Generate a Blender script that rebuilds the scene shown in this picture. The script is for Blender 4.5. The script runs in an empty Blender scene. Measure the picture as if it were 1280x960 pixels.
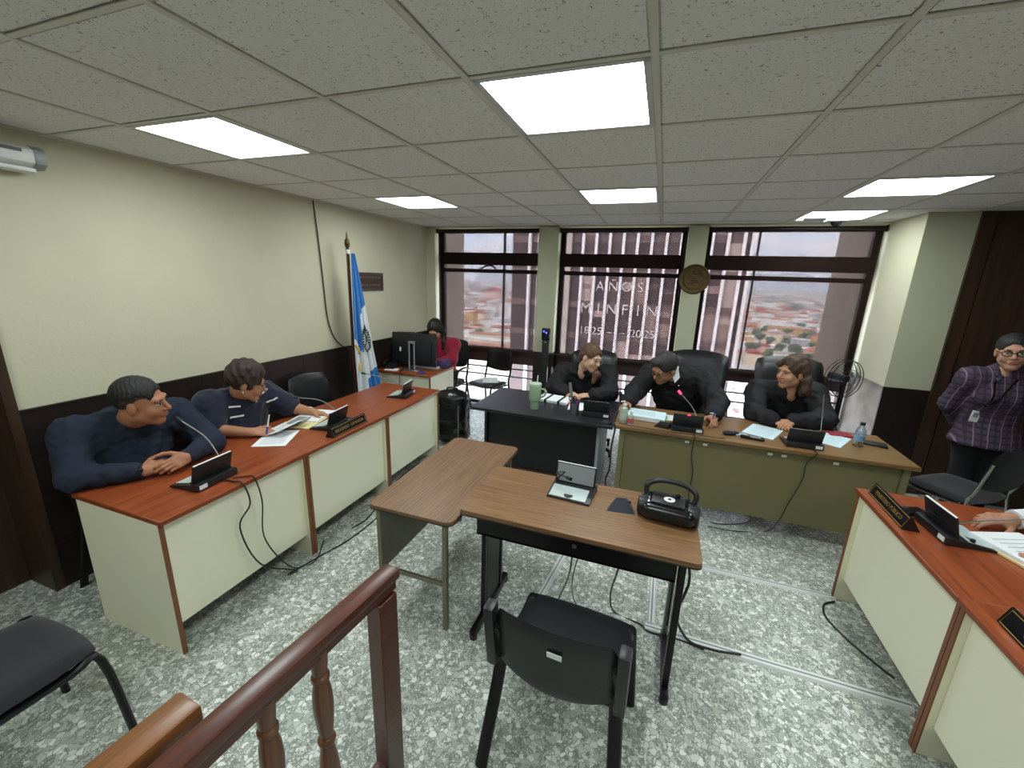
import bpy, bmesh, math, random
import numpy as np
from mathutils import Vector, Matrix

S = bpy.context.scene
COL = S.collection
PI = math.pi
CZ = 1.87            # camera height
CE = 2.52            # ceiling height

# ------------------------------------------------------------------ camera
YAW, PITCH, ROLL, FPX = -0.335364, 0.249007, -0.0327545, 518.26
def _axes():
    cy, sy, cp, sp = math.cos(YAW), math.sin(YAW), math.cos(PITCH), math.sin(PITCH)
    f = Vector((sy*cp, cy*cp, -sp)); r = Vector((cy, -sy, 0)); d = f.cross(r)
    cr, sr = math.cos(ROLL), math.sin(ROLL)
    return cr*r + sr*d, -sr*r + cr*d, f
RGT, DWN, FWD = _axes()
cam_d = bpy.data.cameras.new('camera'); cam = bpy.data.objects.new('camera', cam_d); COL.objects.link(cam)
cam_d.sensor_fit = 'HORIZONTAL'; cam_d.sensor_width = 36; cam_d.lens = FPX/1280*36
cam_d.clip_start = 0.05; cam_d.clip_end = 20000
m = Matrix((RGT, -DWN, -FWD)).transposed().to_4x4(); m.translation = (0, 0, CZ)
cam.matrix_world = m
S.camera = cam
def px(u, v, x=None, y=None, z=None):
    """direction of a photo pixel, cut with the plane x=, y= or z= that the thing touches"""
    d = RGT*((u-640)/FPX) + DWN*((v-480)/FPX) + FWD
    t = x/d.x if x is not None else (y/d.y if y is not None else (z-CZ)/d.z)
    return Vector((d.x*t, d.y*t, CZ + d.z*t))

# ------------------------------------------------------------------ view, world, sun
S.view_settings.view_transform = 'Standard'; S.view_settings.look = 'None'
S.view_settings.gamma = 1.0; S.view_settings.use_curve_mapping = False
S.view_settings.exposure = 0.3
LAMP = 13.5          # radiance of the ceiling panels
SKY = 7.0           # radiance of the sky
W = bpy.data.worlds.new('sky'); S.world = W; W.use_nodes = True
nt = W.node_tree; nt.nodes.clear()
def N(nt, t, **kw):
    n = nt.nodes.new(t)
    for k, v in kw.items():
        if k in n.inputs: n.inputs[k].default_value = v
        else: setattr(n, k, v)
    return n
tc = N(nt, 'ShaderNodeTexCoord'); mp = N(nt, 'ShaderNodeMapping'); mp.inputs['Scale'].default_value = (1, 1, 3.5)
nz = N(nt, 'ShaderNodeTexNoise'); nz.inputs['Scale'].default_value = 4.5; nz.inputs['Detail'].default_value = 6
rp = N(nt, 'ShaderNodeValToRGB')
rp.color_ramp.elements[0].position = .38; rp.color_ramp.elements[0].color = (.42, .64, .95, 1)
rp.color_ramp.elements[1].position = .62; rp.color_ramp.elements[1].color = (.98, .98, .98, 1)
bg = N(nt, 'ShaderNodeBackground'); bg.inputs['Strength'].default_value = SKY
ow = N(nt, 'ShaderNodeOutputWorld'); L = nt.links.new
L(tc.outputs['Generated'], mp.inputs['Vector']); L(mp.outputs['Vector'], nz.inputs['Vector']); L(nz.outputs['Fac'], rp.inputs['Fac'])
L(rp.outputs['Color'], bg.inputs['Color']); L(bg.outputs['Background'], ow.inputs['Surface'])
sun_d = bpy.data.lights.new('sun', 'SUN'); sun_d.energy = 8.0; sun_d.angle = math.radians(6); sun_d.color = (1, .95, .88)
sun = bpy.data.objects.new('sun', sun_d); COL.objects.link(sun)
sun.rotation_euler = (math.radians(38), 0, math.radians(-35))   # high sun from behind the building

# ------------------------------------------------------------------ materials
MATS = {}
def lin(c):
    return tuple(((x/255)/12.92 if x/255 <= .04045 else ((x/255+.055)/1.055)**2.4) for x in c) + (1,)
def mat(name, rgb, rough=.5, metal=0, spec=.5, bump=0, bscale=200, var=0, vscale=30, emit=None, coat=0, sheen=0):
    m = bpy.data.materials.new(name); m.use_nodes = True; nt = m.node_tree; b = nt.nodes['Principled BSDF']; L = nt.links.new
    c = lin(rgb)
    b.inputs['Base Color'].default_value = c; b.inputs['Roughness'].default_value = rough; b.inputs['Metallic'].default_value = metal
    b.inputs['Specular IOR Level'].default_value = spec; b.inputs['Coat Weight'].default_value = coat
    b.inputs['Sheen Weight'].default_value = sheen
    if emit: m.cycles.emission_sampling = 'NONE'
    if emit: b.inputs['Emission Color'].default_value = lin(emit[0]); b.inputs['Emission Strength'].default_value = emit[1]
    t = N(nt, 'ShaderNodeTexCoord')
    if var:
        n = N(nt, 'ShaderNodeTexNoise'); n.inputs['Scale'].default_value = vscale; n.inputs['Detail'].default_value = 5
        L(t.outputs['Object'], n.inputs['Vector'])
        r = N(nt, 'ShaderNodeValToRGB')
        r.color_ramp.elements[0].position = .3; r.color_ramp.elements[1].position = .7
        r.color_ramp.elements[0].color = tuple(x*(1-var) for x in c[:3]) + (1,); r.color_ramp.elements[1].color = tuple(min(1, x*(1+var)) for x in c[:3]) + (1,)
        L(n.outputs['Fac'], r.inputs['Fac']); L(r.outputs['Color'], b.inputs['Base Color'])
    if bump:
        n = N(nt, 'ShaderNodeTexNoise'); n.inputs['Scale'].default_value = bscale; n.inputs['Detail'].default_value = 4
        L(t.outputs['Object'], n.inputs['Vector'])
        bp = N(nt, 'ShaderNodeBump'); bp.inputs['Strength'].default_value = bump; bp.inputs['Distance'].default_value = .01
        L(n.outputs['Fac'], bp.inputs['Height']); L(bp.outputs['Normal'], b.inputs['Normal'])
    MATS[name] = m; return m
def wood(name, c0, c1, axis=0, rough=.4, fine=60, stretch=22, coat=0, bump=0):
    """straight grain along an axis (object coordinates)"""
    m = bpy.data.materials.new(name); m.use_nodes = True; nt = m.node_tree; b = nt.nodes['Principled BSDF']; L = nt.links.new
    t = N(nt, 'ShaderNodeTexCoord'); mp = N(nt, 'ShaderNodeMapping')
    s = [fine]*3; s[axis] = fine/stretch; mp.inputs['Scale'].default_value = s
    n = N(nt, 'ShaderNodeTexNoise'); n.inputs['Scale'].default_value = 1; n.inputs['Detail'].default_value = 6; n.inputs['Distortion'].default_value = .6
    r = N(nt, 'ShaderNodeValToRGB'); r.color_ramp.elements[0].position = .32; r.color_ramp.elements[1].position = .68
    r.color_ramp.elements[0].color = lin(c0); r.color_ramp.elements[1].color = lin(c1)
    L(t.outputs['Object'], mp.inputs['Vector']); L(mp.outputs['Vector'], n.inputs['Vector']); L(n.outputs['Fac'], r.inputs['Fac'])
    L(r.outputs['Color'], b.inputs['Base Color']); b.inputs['Roughness'].default_value = rough; b.inputs['Coat Weight'].default_value = coat
    b.inputs['Coat Roughness'].default_value = .2
    if bump:
        bp = N(nt, 'ShaderNodeBump'); bp.inputs['Strength'].default_value = bump; bp.inputs['Distance'].default_value = .004
        L(n.outputs['Fac'], bp.inputs['Height']); L(bp.outputs['Normal'], b.inputs['Normal'])
    MATS[name] = m; return m
def m_terrazzo():
    m = bpy.data.materials.new('terrazzo'); m.use_nodes = True; nt = m.node_tree; b = nt.nodes['Principled BSDF']; L = nt.links.new
    t = N(nt, 'ShaderNodeTexCoord')
    wn = N(nt, 'ShaderNodeTexNoise'); wn.inputs['Scale'].default_value = 30
    mx = N(nt, 'ShaderNodeMix', data_type='VECTOR'); mx.inputs['Factor'].default_value = .015
    L(t.outputs['Object'], wn.inputs['Vector']); L(t.outputs['Object'], mx.inputs[4]); L(wn.outputs['Color'], mx.inputs[5])
    def chips(scale, edge0, edge1):
        v = N(nt, 'ShaderNodeTexVoronoi', feature='F1'); v.inputs['Scale'].default_value = scale
        e = N(nt, 'ShaderNodeTexVoronoi', feature='DISTANCE_TO_EDGE'); e.inputs['Scale'].default_value = scale
        L(mx.outputs[1], v.inputs['Vector']); L(mx.outputs[1], e.inputs['Vector'])
        sp = N(nt, 'ShaderNodeSeparateColor'); L(v.outputs['Color'], sp.inputs['Color'])
        r = N(nt, 'ShaderNodeValToRGB'); r.color_ramp.elements[0].position = edge0; r.color_ramp.elements[1].position = edge1
        L(e.outputs['Distance'], r.inputs['Fac'])
        return sp, r
    spb, eb = chips(44, .03, .09)
    sps, es = chips(105, .05, .16)
    cr = N(nt, 'ShaderNodeValToRGB')      # colours of the big chips
    cr.color_ramp.interpolation = 'LINEAR'
    els = cr.color_ramp.elements
    els[0].position = 0; els[0].color = lin((166, 173, 163)); els[1].position = 1; els[1].color = lin((247, 250, 244))
    e = els.new(.45); e.color = lin((206, 213, 203))
    L(spb.outputs['Red'], cr.inputs['Fac'])
    cs = N(nt, 'ShaderNodeValToRGB'); es2 = cs.color_ramp.elements
    es2[0].color = lin((126, 132, 123)); es2[1].color = lin((232, 237, 229))
    L(sps.outputs['Green'], cs.inputs['Fac'])
    cem = N(nt, 'ShaderNodeMix', data_type='RGBA'); cem.inputs[6].default_value = lin((142, 149, 139))
    L(es.outputs['Color'], cem.inputs['Factor']); L(cs.outputs['Color'], cem.inputs[7])
    big = N(nt, 'ShaderNodeMath', operation='GREATER_THAN'); big.inputs[1].default_value = .42; L(spb.outputs['Blue'], big.inputs[0])
    ml = N(nt, 'ShaderNodeMath', operation='MULTIPLY'); L(big.outputs[0], ml.inputs[0]); L(eb.outputs['Color'], ml.inputs[1])
    fin = N(nt, 'ShaderNodeMix', data_type='RGBA'); L(ml.outputs[0], fin.inputs['Factor']); L(cem.outputs[2], fin.inputs[6]); L(cr.outputs['Color'], fin.inputs[7])
    dn = N(nt, 'ShaderNodeTexNoise'); dn.inputs['Scale'].default_value = 1.7; dn.inputs['Detail'].default_value = 4; L(t.outputs['Object'], dn.inputs['Vector'])
    dr = N(nt, 'ShaderNodeValToRGB'); dr.color_ramp.elements[0].position = .3; dr.color_ramp.elements[0].color = (.86, .85, .82, 1); dr.color_ramp.elements[1].position = .6
    L(dn.outputs['Fac'], dr.inputs['Fac'])
    mu = N(nt, 'ShaderNodeMix', data_type='RGBA', blend_type='MULTIPLY'); mu.inputs['Factor'].default_value = 1
    L(fin.outputs[2], mu.inputs[6]); L(dr.outputs['Color'], mu.inputs[7]); L(mu.outputs[2], b.inputs['Base Color'])
    b.inputs['Roughness'].default_value = .38; b.inputs['Specular IOR Level'].default_value = .35
    MATS['terrazzo'] = m
def m_tile():
    m = bpy.data.materials.new('ceiling_tile'); m.use_nodes = True; nt = m.node_tree; b = nt.nodes['Principled BSDF']; L = nt.links.new
    t = N(nt, 'ShaderNodeTexCoord'); g = N(nt, 'ShaderNodeNewGeometry')
    n = N(nt, 'ShaderNodeTexNoise'); n.inputs['Scale'].default_value = 95; n.inputs['Detail'].default_value = 3; n.inputs['Distortion'].default_value = 1.2
    L(g.outputs['Position'], n.inputs['Vector'])
    r = N(nt, 'ShaderNodeValToRGB'); e = r.color_ramp.elements
    e[0].position = .27; e[0].color = lin((95, 93, 88)); e[1].position = .40; e[1].color = lin((237, 237, 236))
    L(n.outputs['Fac'], r.inputs['Fac']); L(r.outputs['Color'], b.inputs['Base Color'])
    bp = N(nt, 'ShaderNodeBump'); bp.inputs['Strength'].default_value = .5; bp.inputs['Distance'].default_value = .004
    L(n.outputs['Fac'], bp.inputs['Height']); L(bp.outputs['Normal'], b.inputs['Normal'])
    b.inputs['Roughness'].default_value = .95; b.inputs['Specular IOR Level'].default_value = .1
    MATS['ceiling_tile'] = m
def m_trans(name, tint, fac, rough=.05, diffuse=None):
    """thin clear sheet: light passes straight, tinted, with a share of reflection (or of fabric scatter)"""
    m = bpy.data.materials.new(name); m.use_nodes = True; nt = m.node_tree; nt.nodes.clear(); L = nt.links.new
    o = N(nt, 'ShaderNodeOutputMaterial'); mx = N(nt, 'ShaderNodeMixShader'); mx.inputs[0].default_value = fac
    tr = N(nt, 'ShaderNodeBsdfTransparent'); tr.inputs['Color'].default_value = tint
    if diffuse: g = N(nt, 'ShaderNodeBsdfDiffuse'); g.inputs['Color'].default_value = diffuse
    else: g = N(nt, 'ShaderNodeBsdfGlossy'); g.inputs['Roughness'].default_value = rough
    L(tr.outputs[0], mx.inputs[1]); L(g.outputs[0], mx.inputs[2]); L(mx.outputs[0], o.inputs['Surface'])
    MATS[name] = m; return m
m_terrazzo(); m_tile()
mat('cream_wall', (206, 203, 175), .75, var=.03, vscale=2.5, bump=.12, bscale=60)
mat('green_wall', (190, 192, 164), .75, var=.03, vscale=2.5, bump=.10, bscale=60)
mat('raw_plaster', (178, 168, 160), .9, var=.25, vscale=5, bump=.4, bscale=25)
wood('wainscot', (24, 16, 13), (38, 25, 19), 1, .45, 30, 10)
wood('dark_door', (50, 35, 26), (70, 49, 35), 2, .42, 26, 14)
mat('tee_bar', (214, 211, 203), .5)
mat('white_metal', (225, 228, 226), .35)
mat('lamp_frame', (200, 205, 204), .4)
mat('frame_brown', (38, 26, 24), .42, metal=.3)
mat('frame_rail', (70, 50, 46), .45, metal=.2)
m_trans('clear_glass', (.96, .97, .97, 1), .05, .02)
m_trans('blind_fabric', (.455, .435, .44, 1), .10, diffuse=(.16, .10, .085, 1))
wood('red_laminate', (126, 58, 29), (158, 79, 42), 0, .34, 34, 16)
wood('walnut', (103, 72, 45), (152, 114, 77), 0, .38, 190, 60)
wood('walnut_y', (98, 70, 46), (146, 110, 78), 1, .42, 190, 60)
wood('oak_top', (112, 82, 48), (140, 106, 66), 0, .35, 70, 30)
wood('mahogany', (66, 31, 20), (96, 47, 30), 1, .32, 60, 18, coat=.3)
wood('honey_wood', (100, 60, 28), (136, 86, 45), 1, .34, 60, 18, coat=.3)
wood('baluster_wood', (86, 50, 30), (116, 72, 44), 2, .34, 60, 18, coat=.3)
mat('edge_band', (128, 78, 52), .5)
mat('cream_panel', (243, 240, 214), .5, bump=.05, bscale=300)
mat('olive_panel', (112, 106, 72), .55)
mat('olive_frame', (118, 112, 78), .5)
mat('grey_olive_metal', (120, 117, 100), .45, metal=.2, var=.12, vscale=14)
mat('black_laminate', (30, 31, 36), .34)
mat('black_panel', (22, 23, 27), .5)
mat('black_plastic', (33, 34, 37), .38)
mat('black_gloss', (22, 23, 26), .2)
mat('black_metal', (20, 20, 21), .4, metal=.4)
mat('black_fabric', (22, 23, 27), .95, bump=.25, bscale=500, sheen=.2)
mat('black_leather', (20, 22, 24), .36, bump=.12, bscale=120)
mat('brown_panel', (66, 43, 30), .5)
mat('grey_plastic', (140, 146, 148), .4)
mat('light_plastic', (190, 202, 200), .38)
mat('white_paper', (236, 240, 242), .8)
mat('blue_paper', (206, 228, 236), .8)
mat('manila', (228, 214, 160), .8)
mat('white_plastic', (232, 234, 232), .4)
mat('chrome', (200, 200, 200), .18, metal=1)
mat('steel', (150, 150, 150), .35, metal=.9)
mat('silver', (176, 178, 180), .4, metal=.6)
mat('red_led', (255, 40, 70), .4, emit=((255, 40, 80), 4))
mat('blue_led', (60, 80, 255), .4, emit=((70, 90, 255), 3))
mat('ink', (40, 42, 48), .8)
mat('gold', (168, 138, 78), .45, metal=.5)
mat('bronze', (88, 70, 36), .45, metal=.6, var=.3, vscale=40, bump=.3, bscale=90)
mat('brass_strip', (182, 184, 176), .4)

# ------------------------------------------------------------------ mesh helpers
def rotm(rx=0, ry=0, rz=0):
    return (Matrix.Rotation(rz, 3, 'Z') @ Matrix.Rotation(ry, 3, 'Y') @ Matrix.Rotation(rx, 3, 'X'))
def smooth_path(pts, n=6):
    P = [Vector(p) for p in pts]
    if len(P) < 3: return P
    Q = [2*P[0]-P[1]] + P + [2*P[-1]-P[-2]]; out = []
    for i in range(1, len(Q)-2):
        a, b, c, d = Q[i-1:i+3]
        for k in range(n):
            t = k/n
            out.append(.5*((2*b) + (c-a)*t + (2*a-5*b+4*c-d)*t*t + (3*b-a-3*c+d)*t**3))
    out.append(P[-1]); return out
class MB:
    def __init__(s): s.v = []; s.f = []; s.m = []; s.cur = 0
    def slot(s, i): s.cur = i; return s
    def _add(s, vs, fs):
        o = len(s.v); s.v += [tuple(v) for v in vs]; s.f += [tuple(i+o for i in f) for f in fs]; s.m += [s.cur]*len(fs); return s
    def box(s, c, d, R=None, bev=0):
        """centre, full size, optional 3x3 rotation, optional bevel"""
        hx, hy, hz = d[0]/2, d[1]/2, d[2]/2; c = Vector(c)
        if bev:
            b = min(bev, hx*.98, hy*.98, hz*.98); bm = bmesh.new(); bmesh.ops.create_cube(bm, size=1)
            for v in bm.verts: v.co = Vector((v.co.x*2*hx, v.co.y*2*hy, v.co.z*2*hz))
            bmesh.ops.bevel(bm, geom=bm.edges[:], offset=b, segments=2 if bev > .004 else 1, profile=.6, affect='EDGES')
            vs = [v.co.copy() for v in bm.verts]; fs = [[v.index for v in f.verts] for f in bm.faces]; bm.free()
        else:
            vs = [Vector((x*hx, y*hy, z*hz)) for x in (-1, 1) for y in (-1, 1) for z in (-1, 1)]
            fs = [(0, 1, 3, 2), (4, 6, 7, 5), (0, 4, 5, 1), (2, 3, 7, 6), (0, 2, 6, 4), (1, 5, 7, 3)]
        if R is not None: vs = [R @ v for v in vs]
        return s._add([v+c for v in vs], fs)
    def span(s, a, b, bev=0):
        return s.box([(a[i]+b[i])/2 for i in range(3)], [abs(b[i]-a[i]) for i in range(3)], None, bev)
    def tube(s, pts, r, seg=8, smooth=0, cap=True, closed=False, flat=None):
        P = smooth_path(pts, smooth) if smooth else [Vector(p) for p in pts]; n = len(P)
        R = r if isinstance(r, (list, tuple)) else [r]*n
        if len(R) != n: R = [R[min(int(i/(n-1)*(len(R)-1)), len(R)-2)]*(1-((i/(n-1)*(len(R)-1))-min(int(i/(n-1)*(len(R)-1)), len(R)-2))) + R[min(int(i/(n-1)*(len(R)-1)), len(R)-2)+1]*((i/(n-1)*(len(R)-1))-min(int(i/(n-1)*(len(R)-1)), len(R)-2)) for i in range(n)]
        vs = []; up = None
        for i, p in enumerate(P):
            if closed: t = P[(i+1) % n]-P[i-1]
            else: t = P[min(i+1, n-1)]-P[max(i-1, 0)]
            t = t.normalized() if t.length > 1e-9 else Vector((0, 0, 1))
            if up is None:
                up = Vector((0, 0, 1)) if abs(t.z) < .9 else Vector((1, 0, 0))
            u = (up - t*up.dot(t)).normalized(); w = t.cross(u); up = u
            k1, k2 = flat or (1, 1)
            for j in range(seg):
                a = 2*PI*j/seg + (PI/4 if seg == 4 else 0); vs.append(p + (u*math.cos(a)*k1 + w*math.sin(a)*k2)*R[i])
        fs = []
        for i in range(n if closed else n-1):
            for j in range(seg):
                a, b = i*seg+j, i*seg+(j+1) % seg; c, d = ((i+1) % n)*seg+(j+1) % seg, ((i+1) % n)*seg+j
                fs.append((a, b, c, d))
        if cap and not closed: fs += [tuple(range(seg))[::-1], tuple(range((n-1)*seg, n*seg))]
        return s._add(vs, fs)
    def cyl(s, a, b, r, r2=None, seg=16): return s.tube([a, b], [r, r if r2 is None else r2], seg)
    def lathe(s, prof, seg=20, o=(0, 0, 0), R=None):
        o = Vector(o); vs = []; n = len(prof)
        for r, z in prof:
            for j in range(seg):
                a = 2*PI*j/seg; p = Vector((r*math.cos(a), r*math.sin(a), z)); vs.append((R @ p if R is not None else p)+o)
        fs = [(i*seg+j, i*seg+(j+1) % seg, (i+1)*seg+(j+1) % seg, (i+1)*seg+j) for i in range(n-1) for j in range(seg)]
        fs += [tuple(range(seg))[::-1], tuple(range((n-1)*seg, n*seg))]
        return s._add(vs, fs)
    def prism(s, poly, z0, z1, o=(0, 0, 0), R=None):
        """polygon in local xy, extruded along local z"""
        o = Vector(o); n = len(poly); T = lambda p: ((R @ Vector(p)) if R is not None else Vector(p))+o
        vs = [T((x, y, z0)) for x, y in poly]+[T((x, y, z1)) for x, y in poly]
        fs = [tuple(range(n))[::-1], tuple(range(n, 2*n))]+[(i, (i+1) % n, n+(i+1) % n, n+i) for i in range(n)]
        return s._add(vs, fs)
    def sheet(s, G, th=0, closed=False):
        """grid of points G[i][j], optional thickness"""
        ni, nj = len(G), len(G[0]); P = [[Vector(p) for p in r] for r in G]
        if not th:
            return s._add([p for r in P for p in r], [(i*nj+j, i*nj+j+1, (i+1)*nj+j+1, (i+1)*nj+j) for i in range(ni-1) for j in range(nj-1)])
        nr = []
        for i in range(ni):
            for j in range(nj):
                a = P[min(i+1, ni-1)][j]-P[max(i-1, 0)][j]; b = P[i][min(j+1, nj-1)]-P[i][max(j-1, 0)]
                c = a.cross(b); nr.append(c.normalized() if c.length > 1e-12 else Vector((0, 0, 1)))
        fl = [p for r in P for p in r]; N_ = ni*nj
        vs = [p+n*th/2 for p, n in zip(fl, nr)]+[p-n*th/2 for p, n in zip(fl, nr)]
        fs = [(i*nj+j, (i+1)*nj+j, (i+1)*nj+j+1, i*nj+j+1) for i in range(ni-1) for j in range(nj-1)]
        fs += [tuple(N_+k for k in f[::-1]) for f in fs]
        ring = [j for j in range(nj)]+[i*nj+nj-1 for i in range(1, ni)]+[(ni-1)*nj+j for j in range(nj-2, -1, -1)]+[i*nj for i in range(ni-2, 0, -1)]
        for k in range(len(ring)):
            a, b = ring[k], ring[(k+1) % len(ring)]; fs.append((a, b, N_+b, N_+a))
        return s._add(vs, fs)
    def ball(s, c, r, seg=16, rings=10, R=None):
        r = (r, r, r) if not isinstance(r, (tuple, list)) else r; c = Vector(c)
        vs = []; fs = []
        for i in range(rings+1):
            a = PI*i/rings
            for j in range(seg):
                b = 2*PI*j/seg; p = Vector((r[0]*math.sin(a)*math.cos(b), r[1]*math.sin(a)*math.sin(b), -r[2]*math.cos(a)))
                vs.append((R @ p if R is not None else p)+c)
        fs = [(i*seg+j, i*seg+(j+1) % seg, (i+1)*seg+(j+1) % seg, (i+1)*seg+j) for i in range(rings) for j in range(seg)]
        return s._add(vs, fs)
    def mesh(s, name, mats, ang=38):
        me = bpy.data.meshes.new(name); me.from_pydata(s.v, [], s.f)
        if not isinstance(mats, (list, tuple)): mats = [mats]
        for q in mats: me.materials.append(MATS[q] if isinstance(q, str) else q)
        if len(mats) > 1: me.polygons.foreach_set('material_index', s.m)
        bm = bmesh.new(); bm.from_mesh(me); bmesh.ops.remove_doubles(bm, verts=bm.verts, dist=1e-6); bmesh.ops.recalc_face_normals(bm, faces=bm.faces); bm.to_mesh(me); bm.free()
        me.polygons.foreach_set('use_smooth', [True]*len(me.polygons)); me.set_sharp_from_angle(angle=math.radians(ang)); me.update()
        return me
    def build(s, name, mats, parent=None, ang=38, loc=None):
        return link(name, s.mesh(name, mats, ang), parent, loc)
def link(name, me, parent=None, loc=None, rot=None):
    o = bpy.data.objects.new(name, me); COL.objects.link(o)
    if parent: o.parent = parent
    if loc is not None: o.location = loc
    if rot is not None: o.rotation_euler = rot
    return o
def tag(o, label=None, cat=None, group=None, kind=None):
    if label: o['label'] = label
    if cat: o['category'] = cat
    if group: o['group'] = group
    if kind: o['kind'] = kind
    return o
def thing(name, label, cat, loc=(0, 0, 0), rz=0, group=None):
    o = bpy.data.objects.new(name, None); COL.objects.link(o); o.location = loc; o.rotation_euler = (0, 0, rz); o.empty_display_size = .1
    return tag(o, label, cat, group)
def dup(root, loc=None, rz=None, label=None, group=None):
    def cp(o, par):
        c = o.copy(); COL.objects.link(c); c.parent = par
        for ch in list(o.children): cp(ch, c)
        return c
    r = cp(root, None)
    if loc is not None: r.location = loc
    if rz is not None: r.rotation_euler = (0, 0, rz)
    if label: r['label'] = label
    if group: r['group'] = group
    return r
def text_mesh(body, size, depth=.001, align='CENTER', spacing=1.0):
    cu = bpy.data.curves.new('lettering', 'FONT'); cu.body = body; cu.size = size; cu.extrude = depth; cu.align_x = align; cu.align_y = 'CENTER'; cu.space_character = spacing
    cu.resolution_u = 3
    o = bpy.data.objects.new('lettering', cu); COL.objects.link(o)
    dg = bpy.context.evaluated_depsgraph_get(); me = bpy.data.meshes.new_from_object(o.evaluated_get(dg)); bpy.data.objects.remove(o); bpy.data.curves.remove(cu)
    return me
def lettering(body, size, matn, M, parent=None, depth=.001, spacing=1.0, name='lettering'):
    me = text_mesh(body, size, depth, spacing=spacing); me.materials.clear(); me.materials.append(MATS[matn])
    o = link(name, me, parent); o.matrix_local = M; return o
def frame_m(o, xa, ya):
    xa = Vector(xa).normalized(); ya = Vector(ya); ya = (ya-xa*ya.dot(xa)).normalized(); za = xa.cross(ya)
    M = Matrix((xa, ya, za)).transposed().to_4x4(); M.translation = Vector(o); return M
# ================================================================== THE ROOM
XL, XR, YB, YW = -3.18, 3.56, -2.20, 5.30       # left wall, right wall, back wall, face of the window columns
# floor: one-metre terrazzo slabs with thin joints
fl = MB().span((XL-.3, YB-.1, -.12), (XR+.1, 5.75, -.0008)).build('floor', 'brass_strip'); tag(fl, 'grey and white terrazzo floor of one metre slabs', kind='structure')
slab_cache = {}
def cuts(a, b, o, step):
    c = [a] + [o+step*k for k in range(-20, 20) if a+.02 < o+step*k < b-.02] + [b]; return list(zip(c[:-1], c[1:]))
for (xa, xb) in cuts(XL-.28, XR, -.496, 1.015):
    for (ya, yb) in cuts(YB, 5.7, 1.23, 1.03):
        MB().span((xa+.0015, ya+.0015, -.0007), (xb-.0015, yb-.0015, 0)).build('floor_slab', 'terrazzo', fl)
# ceiling: slab, tee bars, tiles
GX0, GY0, T = -.1008, 1.4682, .61
ce = MB().span((XL-.1, YB-.1, CE+.16), (XR+.1, 5.75, CE+.3)).build('ceiling', 'tee_bar'); tag(ce, 'suspended ceiling of speckled grey mineral tiles in a metal grid', kind='structure')
LIGHTS = [(-4, 0), (-1, 0), (-4, 3), (-1, 3), (2, 3), (2, 5), (2, 0), (-4, -3), (-1, -3), (2, -3)]
xs = [XL]+[GX0+T*c for c in range(-5, 7) if XL+.02 < GX0+T*c < XR-.02]+[XR]
ys = [YB]+[GY0+T*r for r in range(-6, 8) if YB+.02 < GY0+T*r < 5.36]+[5.36]
for x in xs[1:-1]:
    MB().span((x-.012, YB, CE), (x+.012, 5.36, CE+.006)).span((x-.004, YB, CE+.006), (x+.004, 5.36, CE+.03)).build('tee_bar', 'tee_bar', ce)
for i in range(len(xs)-1):
    for y in ys[1:-1]:
        MB().span((xs[i]+.012, y-.010, CE+.001), (xs[i+1]-.012, y+.010, CE+.005)).build('cross_tee', 'tee_bar', ce)
MB().span((XL, YB, CE-.002), (XL+.022, 5.36, CE+.02)).build('edge_trim', 'tee_bar', ce)
tile_me = {}
def cell(x, y): return (round((x-GX0)/T-.5), round((y-GY0)/T-.5))
for i in range(len(xs)-1):
    for j in range(len(ys)-1):
        cx, cy = (xs[i]+xs[i+1])/2, (ys[j]+ys[j+1])/2; w, d = xs[i+1]-xs[i]-.012, ys[j+1]-ys[j]-.012
        if cell(cx, cy) in LIGHTS and w > .5: continue
        if w < .03 or d < .03: continue
        k = (round(w, 3), round(d, 3))
        if k not in tile_me:
            b = .004
            tile_me[k] = MB().span((-w/2, -d/2, .010), (w/2, d/2, .026)).span((-w/2+.012, -d/2+.012, .004), (w/2-.012, d/2-.012, .010)).mesh('ceiling_tile', 'ceiling_tile')
        link('ceiling_tile', tile_me[k], ce, (cx, cy, CE))
# ceiling light panels
def m_lamp():
    m = bpy.data.materials.new('lamp_diffuser'); m.use_nodes = True; nt = m.node_tree; nt.nodes.clear(); L = nt.links.new
    t = N(nt, 'ShaderNodeTexCoord'); o = N(nt, 'ShaderNodeOutputMaterial'); e = N(nt, 'ShaderNodeEmission')
    v = N(nt, 'ShaderNodeTexNoise'); v.inputs['Scale'].default_value = 5; L(t.outputs['Object'], v.inputs['Vector'])
    r = N(nt, 'ShaderNodeValToRGB'); r.color_ramp.elements[0].position = .35; r.color_ramp.elements[0].color = (.80, .92, .92, 1)
    r.color_ramp.elements[1].position = .6; r.color_ramp.elements[1].color = (.935, 1.0, .995, 1)
    L(v.outputs['Fac'], r.inputs['Fac']); L(r.outputs['Color'], e.inputs['Color']); e.inputs['Strength'].default_value = LAMP
    L(e.outputs[0], o.inputs['Surface']); MATS['lamp_diffuser'] = m; m.cycles.emission_sampling = 'FRONT_BACK'
m_lamp()
lamp_lab = {(-4, 0): 'square lit ceiling panel next to the cream wall, farther from the windows', (-1, 0): 'largest square lit ceiling panel above the middle of the room',
            (-4, 3): 'square lit ceiling panel above the flag', (-1, 3): 'square lit ceiling panel above the robed woman with glasses',
            (2, 3): 'square lit ceiling panel nearest the corner pillar', (2, 0): 'square lit ceiling panel above the desk where the suited sleeve rests', (2, 5): 'lit ceiling panel partly behind the dome camera at the window'}
l0 = None
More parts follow.
